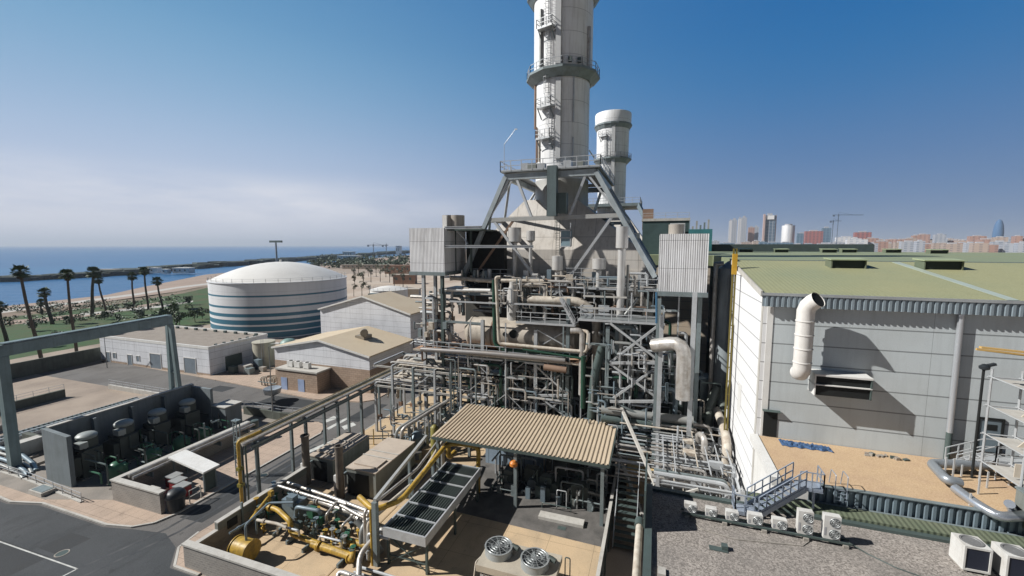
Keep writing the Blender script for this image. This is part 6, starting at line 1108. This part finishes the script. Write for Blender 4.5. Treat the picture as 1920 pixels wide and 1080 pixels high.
for i in range(30):
    x = random.choice((-26.2,-23.4,-20.8,-18.2,-15.6,-12.8,-8.4,-5.8,-2.6)); L = random.choice((2.7,5.2,7.6)); z = random.choice((4,6.3,8.5,10.8,13,20.5,21.8)); y = 50.6+.5*random.randint(0,2); MB().beam((x,y,z),(x+L,y,z),.13,.2).build('beam', random.choice((GALV,STEEL,CONCW)), t, False)
for i in range(26):
    x = random.choice((-26.2,-23.4,-20.8,-18.2,-8.4,-5.8,-2.6)); z = random.choice((4,6.3,8.5,10.8)); y = 50.75+.5*random.randint(0,2); f = random.random() < .5; MB().beam((x,y,z if f else z+2.3),(x+2.7,y,z+2.3 if f else z),.09,.09).build('brace', GALV, t, False)
t = pipething('pipe_cluster', 'black cables and dark pipes strung between the transformers and green tanks', 'pipework', (-62,35,1)); bundle(75, 70, (-66.5,-58), (28,43), (.4,3.6), (1,4), (.05,.07,.1), [STEELD,BLACK,XF,STEEL,XGR], 'pipe', t)
# pipe racks left of the boiler
t = thing('pipe_rack', 'two level rack of cream and grey pipes entering the boiler from the left', 'pipe rack', (-30,56,0))
for lv, (z, n) in enumerate(((10.6,9),(7.6,10))):
    for i in range(n):
        y = 51.5+i*.72; r = (.1,.16,.22,.12,.18,.1,.26,.14,.1,.2)[i%10]; xa = -40.5+random.uniform(0,2.5)+(0 if lv else 3); xb2 = random.uniform(-24,-15); MB().pipe([(xa,y,z-random.uniform(1,4) if i%3==0 else z),(xa+.4,y,z+r),(xb2,y,z+r),(xb2,y,z-2)],r,8).build('pipe', random.choice([PIPEW,PIPEW,PIPEL,PIPEGR,PIPEL,YEL if i == 2 and lv else PIPEW]), t)
    for x in (-39,-36,-32.5,-29,-25,-20.5): MB().ibeam((x,51,z-.12),(x,58.6,z-.12),.22,.26).build('beam', GALV, t, False)
    for y in (51.1,58.5): MB().ibeam((-39.2,y,z-.34),(-20.3,y,z-.34),.2,.24).build('beam', CONCW if y < 55 else STEEL, t, False)
for x in (-39,-36,-32.5,-29,-25):
    for y in (51.1,58.5): MB().ibeam((x,y,.1),(x,y,10.5 if x > -37 else 7.3),.3,.3,(0,1,0)).build('post', GALV if x != -32.5 else STEEL, t, False)
MB().beam((-32.5,51.1,7.6),(-29,51.1,10.4),.12,.12).build('brace', GALV, t, False); MB().beam((-29,51.1,4),(-25,51.1,7.3),.12,.12).build('brace', GALV, t, False)
t = thing('pipe_run', 'low maze of vertical and bent pipes standing on sandy ground left of the tan canopy', 'pipes', (-28,47,.13)); bundle(57, 60, (-36,-24.5), (45.8,53), (.4,5.6), (1,4), (.06,.1,.14,.2), [PIPEL,GALV,STEEL,PIPEW,PIPEGR,STEELB], 'pipe', t)
for i in range(14): x, y = random.uniform(-35,-25), random.uniform(46,53); MB().cbox(x,y,.13,random.uniform(.4,1.6),random.uniform(.4,1.2),random.uniform(.4,1.8)).build('equipment_box', random.choice([STEEL,CONCW,STEELB,GENC,YARD]), t, False)
q = G(770,760,2); MB().pipe([(-30.5,44.6,.2),(-30.5,45.0,4.3),(-24.5,56,7.8)],.24,10).build('pipe', PIPEL, t); MB().pipe([(-31.3,44.6,.2),(-31.3,45.0,4.1),(-28,51,6.1),(-28,51,.5)],.22,10).build('pipe', PIPEGR, t); MB().lathe(-26.4,46.2,[(.5,.2),(.5,4.6),(.3,4.9),(.01,5)],14).build('vessel', M('olive_vessel',(.25,.22,.06),.5), t); MB().lathe(-29.6,47,[(.9,.4),(.9,2.6),(.4,3.2),(.01,3.3)],16).build('vessel', STEELB, t)
for i in range(5): x = -38+i*1.3; MB().tube([(x,47+i*.3,.1),(x,47+i*.3,2.4)],.07,7).build('bollard', (RUST,YEL,STEEL,STEEL,PIPEW)[i], t)
# braced pipe rack at the lower right
t = thing('pipe_rack', 'stacked galvanised pipe rack of many level pipes between the canopy and the hall', 'pipe rack', (4,42,0)); x0, x1, y0, y1 = .7, 7.2, 36.4, 49.5
for z in (2.6,4.4,6.2,7.9):
    for y in (36.5,40.8,45.1,49.4): MB().ibeam((x0,y,z),(x1,y,z),.22,.28).build('beam', GALV, t, False)
    for x in (x0,x1): MB().ibeam((x,y0,z-.3),(x,y1,z-.3),.2,.26).build('beam', GALV, t, False)
for x in (x0,3.9,x1):
    for y in (36.5,40.8,45.1,49.4): MB().ibeam((x,y,.1),(x,y,8.3 if x != 3.9 else 6.1),.3,.3,(0,1,0)).build('post', GALV, t, False)
random.seed(61)
for z in (2.75,4.55,6.35,8.05):
    for i in range(14):
        y = 36.9+i*.92+random.uniform(-.2,.2); r = random.choice([.07,.1,.13,.2]); xa = x0-random.choice([.4,.6,4,6] if y > 42 else [.3,.5]); xb2 = x1+random.choice([-2.5,-1,-.2,.1]); MB().pipe([(xa,y,z+r),(xb2,y,z+r),(xb2,y,z-1.2)],r,8).build('pipe', random.choice([GALV,PIPEL,PIPEGR,STEEL,PIPEL,PIPEW]), t)
for z in (2.9,4.7,6.5,8.2):
    for k in range(7): x = x0+.5+k*.95; MB().beam((x,y0+random.uniform(0,3),z+.35),(x,y1-random.uniform(0,5),z+.35),.09,.09).build('stringer', random.choice([GALV,GALV,PIPEW]), t, False)
for a, c in (((x0,36.35,2.6),(x1,36.35,6.1)),((x1,36.3,.4),(x0,36.3,2.5)),((x0,36.3,6.2),(3.9,36.3,7.9))): MB().beam(a,c,.16,.16,(0,1,0)).build('brace', CONCW, t, False)
MB().beam((-3.4,48.5,9.6),(.6,40.2,5.4),.26,.3).build('raker', CONCW, t, False); MB().beam((-3.4,46.5,5.0),(-.2,40.5,1.2),.26,.3).build('raker', CONCW, t, False)
for i in range(10): MB().cbox(random.uniform(1,6.8),random.uniform(37,48),random.choice([4.8,6.6,8.3]),random.uniform(.4,1.2),random.uniform(.3,.9),random.uniform(.2,.6)).build('valve', random.choice([GALV,PIPEW,STEEL]), t, False)
MB().pipe([(7.0,51,9.5),(7.15,46,9.2),(7.0,43.5,8.9),(7.0,43.2,6)],.42,12).build('pipe', PIPEW, t); MB().pipe([(4.6,45,6.5),(4.6,44.6,9.2),(5.0,43.4,9.3),(5.0,43,6.6)],.3,10).build('pipe', PIPEL, t)
for x, h in ((2.6,9.9),(4.9,9.6)): MB().tube([(x,44,6.3),(x,44,h)],.1,8).build('vent_pipe', GALV, t)
# silver cylinder, funnel, yellow pole by the hall
t = thing('silo', 'tall dark grey cylindrical vessel with pointed top between boiler and hall side wall', 'silo', (7.8,54,0)); a = PY(1342,600,54); c = PY(1384,600,54); xc = (a.x+c.x)/2; rc = (c.x-a.x)/2
MB().lathe(xc,54,[(.6,9.4),(1.25,12.2),(rc,12.6),(rc,PY(1362,503,54).z),(.2,PY(1362,490,54).z),(.01,PY(1362,489,54).z)],28).build('shell', M('silo_grey',(.34,.38,.40),.45,.2,streak=.4,dirt=(.20,.23,.24)), t); MB().tube([(xc-rc-.3,53.6,9),(xc-rc-.3,53.6,PY(1340,495,54).z),(xc-rc+.5,53.5,PY(1340,493,54).z)],.26,10).build('pipe', PIPEL, t)
MB().hull([(xc-1.6,52.6,8.6),(xc+1.0,52.6,8.6),(xc+1.0,55,8.6),(xc-1.6,55,8.6)],[(xc-.9,53.2,12.2),(xc+.6,53.2,12.2),(xc+.6,54.6,12.2),(xc-.9,54.6,12.2)]).build('hopper', CASD, t, False)
for dx, r in ((-1.4,.55),(-.2,.6)): MB().pipe([(xc+dx*.5,53,11.5),(xc+dx*1.1,52.2,9.5),(xc+dx*1.5,51.5,5),(xc+dx*1.5,51.5,1)],r,14).build('chute', M('chute_grey_green',(.25,.28,.25),.5,.3,amt=.5), t)
MB().pipe([(xc+.9,52.2,12),(xc+1.1,51.5,12),(xc+1.1,51.5,10.6),(7.9,50,10.6)],.12,8).build('pipe', WHITE, t); MB().box(6.9,50.5,.1,8.4,52,8).build('base', BLACK, t, False)
t = thing('yellow_mast', 'tall thin yellow steel mast beside the white side wall of the hall', 'mast', (7.1,45.5,0)); ym = M('mast_yellow',(.17,.135,.03),.5,amt=.4)
for dx in (-.12,.12): MB().beam((7.15+dx,45.5,.2),(7.15+dx,45.5,PY(1385,466,45.5).z),.14,.2).build('rail', ym, t, False)
for k in range(18): MB().beam((6.99,45.45,2+k*1.4),(7.31,45.45,2+k*1.4),.05,.1).build('rung', ym, t, False)
MB().cbox(7.15,45.5,PY(1385,468,45.5).z-2.4,.42,.34,2.0).build('head_guard', M('mast_orange',(.62,.36,.04),.5), t, False)
# ================================================================ city on the skyline
def GLASS(nm, a, b_, sx, sz, w1=.25, w2=.3, rough=.5):
    m, nt, b = NT(nm); pos = nd(nt, 'ShaderNodeNewGeometry').outputs['Position']; sp = nd(nt, 'ShaderNodeSeparateXYZ', {'Vector': pos})
    f1 = mth(nt,'LESS_THAN',mth(nt,'FRACT',mth(nt,'DIVIDE',mth(nt,'ADD',sp.outputs[2],1000),sz)),1-w2); f2 = mth(nt,'LESS_THAN',mth(nt,'FRACT',mth(nt,'DIVIDE',mth(nt,'ADD',mth(nt,'ADD',sp.outputs[0],sp.outputs[1]),9000),sx)),1-w1)
    nt.links.new(mixc(nt, mth(nt,'MULTIPLY',f1,f2), a, b_), b.inputs['Base Color']); b.inputs['Roughness'].default_value = rough; return m
def city(label, u0, u1, v0, dist, mat, nm='city_building', cat='building', depth=None, extra=None, group=None):
    um = (u0+u1)/2; r = ray(um, 460); h_ = math.hypot(r.x, r.y); c = CAM+r*(dist/h_); D = c.x*FH[0]+c.y*FH[1]; w_ = (u1-u0)*D/F; h = H+(460-v0)*D/F; an = math.atan2(c.y, c.x)-math.pi/2
    t = thing(nm, label, cat, (c.x,c.y,0), group); d_ = depth or w_*.8
    MB().cbox(c.x,c.y,0,w_*math.cos(an+AZ*0)if False else w_,d_,h,an*.6).build('tower' if h > 60 else 'wall', mat, t, False); MB().cbox(c.x,c.y,h+.02,w_*.45,d_*.45,max(2.5,h*.05),an*.6).build('roof_plant', far_mat('far_grey',(.42,.42,.44)), t, False)
    return t, c, D, w_, h
BLG = GLASS('far_blue_glass',(.30,.34,.38),(.035,.085,.15),9,5,.2,.25); PNK = GLASS('far_pink_brick',(.40,.25,.20),(.22,.15,.14),7,4,.6,.5); CRM = GLASS('far_cream',(.43,.345,.29),(.26,.22,.21),7,4,.6,.5); WHT = GLASS('far_white',(.62,.62,.63),(.42,.46,.52),8,4,.5,.5); REDB = GLASS('far_red',(.36,.14,.13),(.16,.10,.11),8,5,.5,.4); GRY = GLASS('far_grey_block',(.40,.42,.46),(.22,.26,.32),7,4,.5,.5); TEAL = GLASS('far_teal',(.16,.24,.32),(.07,.13,.2),8,5,.3,.4)
t,c,D,w_,h = city('tall blue glass tower with bright white crown and side slabs on the skyline',1431,1449,405,1700,BLG,'glass_tower','tower')
sw_ = far_mat('far_white_slab',(.80,.80,.80)); side = far_mat('far_rose_slab',(.48,.36,.33)); an = math.atan2(c.y,c.x)-math.pi/2
MB().cbox(c.x-w_*.55*math.cos(AZ),c.y-w_*.55*math.sin(AZ),0,w_*.16,w_*.7,h+4,an*.6).build('edge_slab', side, t, False); MB().cbox(c.x+w_*.56*math.cos(AZ),c.y+w_*.56*math.sin(AZ),0,w_*.22,w_*.7,h+1,an*.6).build('edge_slab', side, t, False); MB().cbox(c.x-3,c.y-w_*.42,h-14,w_*.8,4,13,an*.6).build('crown', sw_, t, False)
for lb,u0,u1,v0,d_,m_ in (('slim white tower with a stepped top, first in the skyline group',1365,1370,415,1900,WHT),('pale slender tower next to the stepped white one',1370,1379,413,1950,GRY),('thin white twin slab tower left of the glass tower',1382,1387,411,2000,WHT),('faint pale tower behind the twin white slabs',1388,1397,409,2400,GRY),('short pink and grey block left of the glass tower',1402,1412,427,2000,PNK),('grey block touching the pink one left of the glass tower',1412,1420,426,2050,GRY),
 ('red framed office block right of the white drum tower',1510,1537,434,1700,REDB),('grey teal block beside the red framed office',1540,1554,428,1800,TEAL),('low grey blue block between the white drum and the red block',1494,1508,438,1900,TEAL),('long white shed on the skyline right of the cranes',1570,1600,445,1500,WHT),('red brown block with a flat top right of the cranes',1603,1627,436,1700,REDB),('bright white low hall with blue side near the cranes',1590,1620,449,1300,WHT)):
    city(lb,u0,u1,v0,d_,m_)
t = thing('round_tower', 'white round drum shaped tower on the skyline right of the glass tower', 'tower', (0,0,0)); r = ray(1476,460); k = 1700/math.hypot(r.x,r.y); c = CAM+r*k; D = c.x*FH[0]+c.y*FH[1]; t.location = (c.x,c.y,0); R_ = 10.5*D/F; h = H+(460-424)*D/F
MB().lathe(c.x,c.y,[(R_,0),(R_,h),(R_*.97,h+1),(.01,h+1)],28).build('tower', WHT, t); MB().lathe(c.x,c.y,[(R_*.6,h+1),(R_*.6,h+6),(.01,h+6)],20).build('roof_plant', far_mat('far_grey',(.42,.42,.44)), t)
t = thing('bullet_tower', 'blue bullet shaped tower far off at the right end of the skyline', 'tower', (0,0,0)); r = ray(1869,460); k = 3000/math.hypot(r.x,r.y); c = CAM+r*k; D = c.x*FH[0]+c.y*FH[1]; t.location = (c.x,c.y,0); R_ = 7.5*D/F; h = H+(460-412)*D/F
MB().lathe(c.x,c.y,[(R_*.9,0),(R_,h*.35),(R_*.97,h*.6),(R_*.82,h*.8),(R_*.55,h*.93),(R_*.25,h*.985),(.01,h)],28).build('shell', far_mat('far_blue_shell',(.06,.14,.27)), t)
random.seed(77); ap = []; u = 1622; n_ = 0
while u < 1930:
    w_ = random.uniform(9,22); v0 = random.choice([443,445,447,449,451,453])-(3 if 1700 < u < 1760 else 0); m_ = random.choice([PNK,PNK,CRM,CRM,CRM,PNK,GRY])
    city('pinkish or cream apartment block in the distant city row behind the green hall roof',u,u+w_,v0,random.uniform(1500,2000),m_,'apartment_block','building',30,group='apartment blocks in the far city row'); u += w_*random.uniform(.75,1.05)
u = 1335
while u < 1925: w_ = random.uniform(10,26); city('low hazy block at the foot of the skyline behind the green hall roof',u,u+w_,random.uniform(452,459),random.uniform(1100,1500),random.choice([CRM,GRY,PNK,TEAL,GRY]),'low_block','building',25,group='low blocks along the foot of the skyline'); u += w_*random.uniform(.8,1.3)
u = 1640
while u < 1925: w_ = random.uniform(8,18); city('faint grey block on the farthest city line',u,u+w_,random.uniform(447,453),random.uniform(2500,2900),random.choice([GRY,CRM,GRY]),'far_block','building',40,group='faint blocks on the farthest city line'); u += w_*random.uniform(.9,1.6)
def tower_crane(label, u, vt, dist, ua, ub, vb=462):
    r = ray(u,460); k = dist/math.hypot(r.x,r.y); c = CAM+r*k; D = c.x*FH[0]+c.y*FH[1]; px = D/F; h = H+(460-vt)*px; t = thing('tower_crane', label, 'crane', (c.x,c.y,0)); e = V((RH[0],RH[1],0)); cm = far_mat('far_crane',(.13,.17,.23))
    MB().beam((c.x,c.y,0),(c.x,c.y,h+3),px*.9,px*.9).build('mast', cm, t, False); MB().beam(c+e*((ua-u)*px)+V((0,0,h-H)),c+e*((ub-u)*px)+V((0,0,h-H)),px*.7,px*.8).build('jib', cm, t, False); MB().beam((c.x,c.y,h+5*px),c+e*((ub-u)*px*.6)+V((0,0,h-H)),px*.25,px*.25).build('tie_rod', cm, t, False); MB().cbox(c.x+e.x*(ua-u)*px*.8,c.y+e.y*(ua-u)*px*.8,h-3*px,px*3,px*2,px*2.5).build('counterweight', cm, t, False); MB().cbox(c.x,c.y,h-2.5*px,px*1.8,px*1.8,px*2).build('cab', cm, t, False)
tower_crane('tall tower crane with a long level jib above the skyline',1568,404,1300,1557,1614); tower_crane('shorter tower crane left of the tall one on the skyline',1559,415,1350,1553,1574)
tower_crane('distant harbour crane over the sea right of the striped tank dome',700,459.5,900,688,728); tower_crane('faint harbour crane near the left cladding box',724,460,1000,716,727)
# trees on the skyline foot
ct = MB(); random.seed(4)
for i in range(110): u = random.uniform(1340,1930); r = ray(u,460); k = random.uniform(950,1080)/math.hypot(r.x,r.y); c = CAM+r*k; crown_mesh(ct,(c.x,c.y,5),9,6,14,3.2,3)
struct('tree_line', ct, LEAF2, 'stuff')

# ---- thin sea haze over everything
hz_ = MB(); hz_.box(-60500,-20500,-31,60500,60500,300); m = bpy.data.materials.new('haze'); m.use_nodes = True; nt = m.node_tree; nt.nodes.clear()
vo_ = nd(nt,'ShaderNodeVolumePrincipled',{'Color':(.80,.88,1,1),'Density':1.1e-4,'Anisotropy':.1}); o_ = nt.nodes.new('ShaderNodeOutputMaterial'); nt.links.new(vo_.outputs[0], o_.inputs['Volume'])
struct('haze', hz_, m, 'stuff')
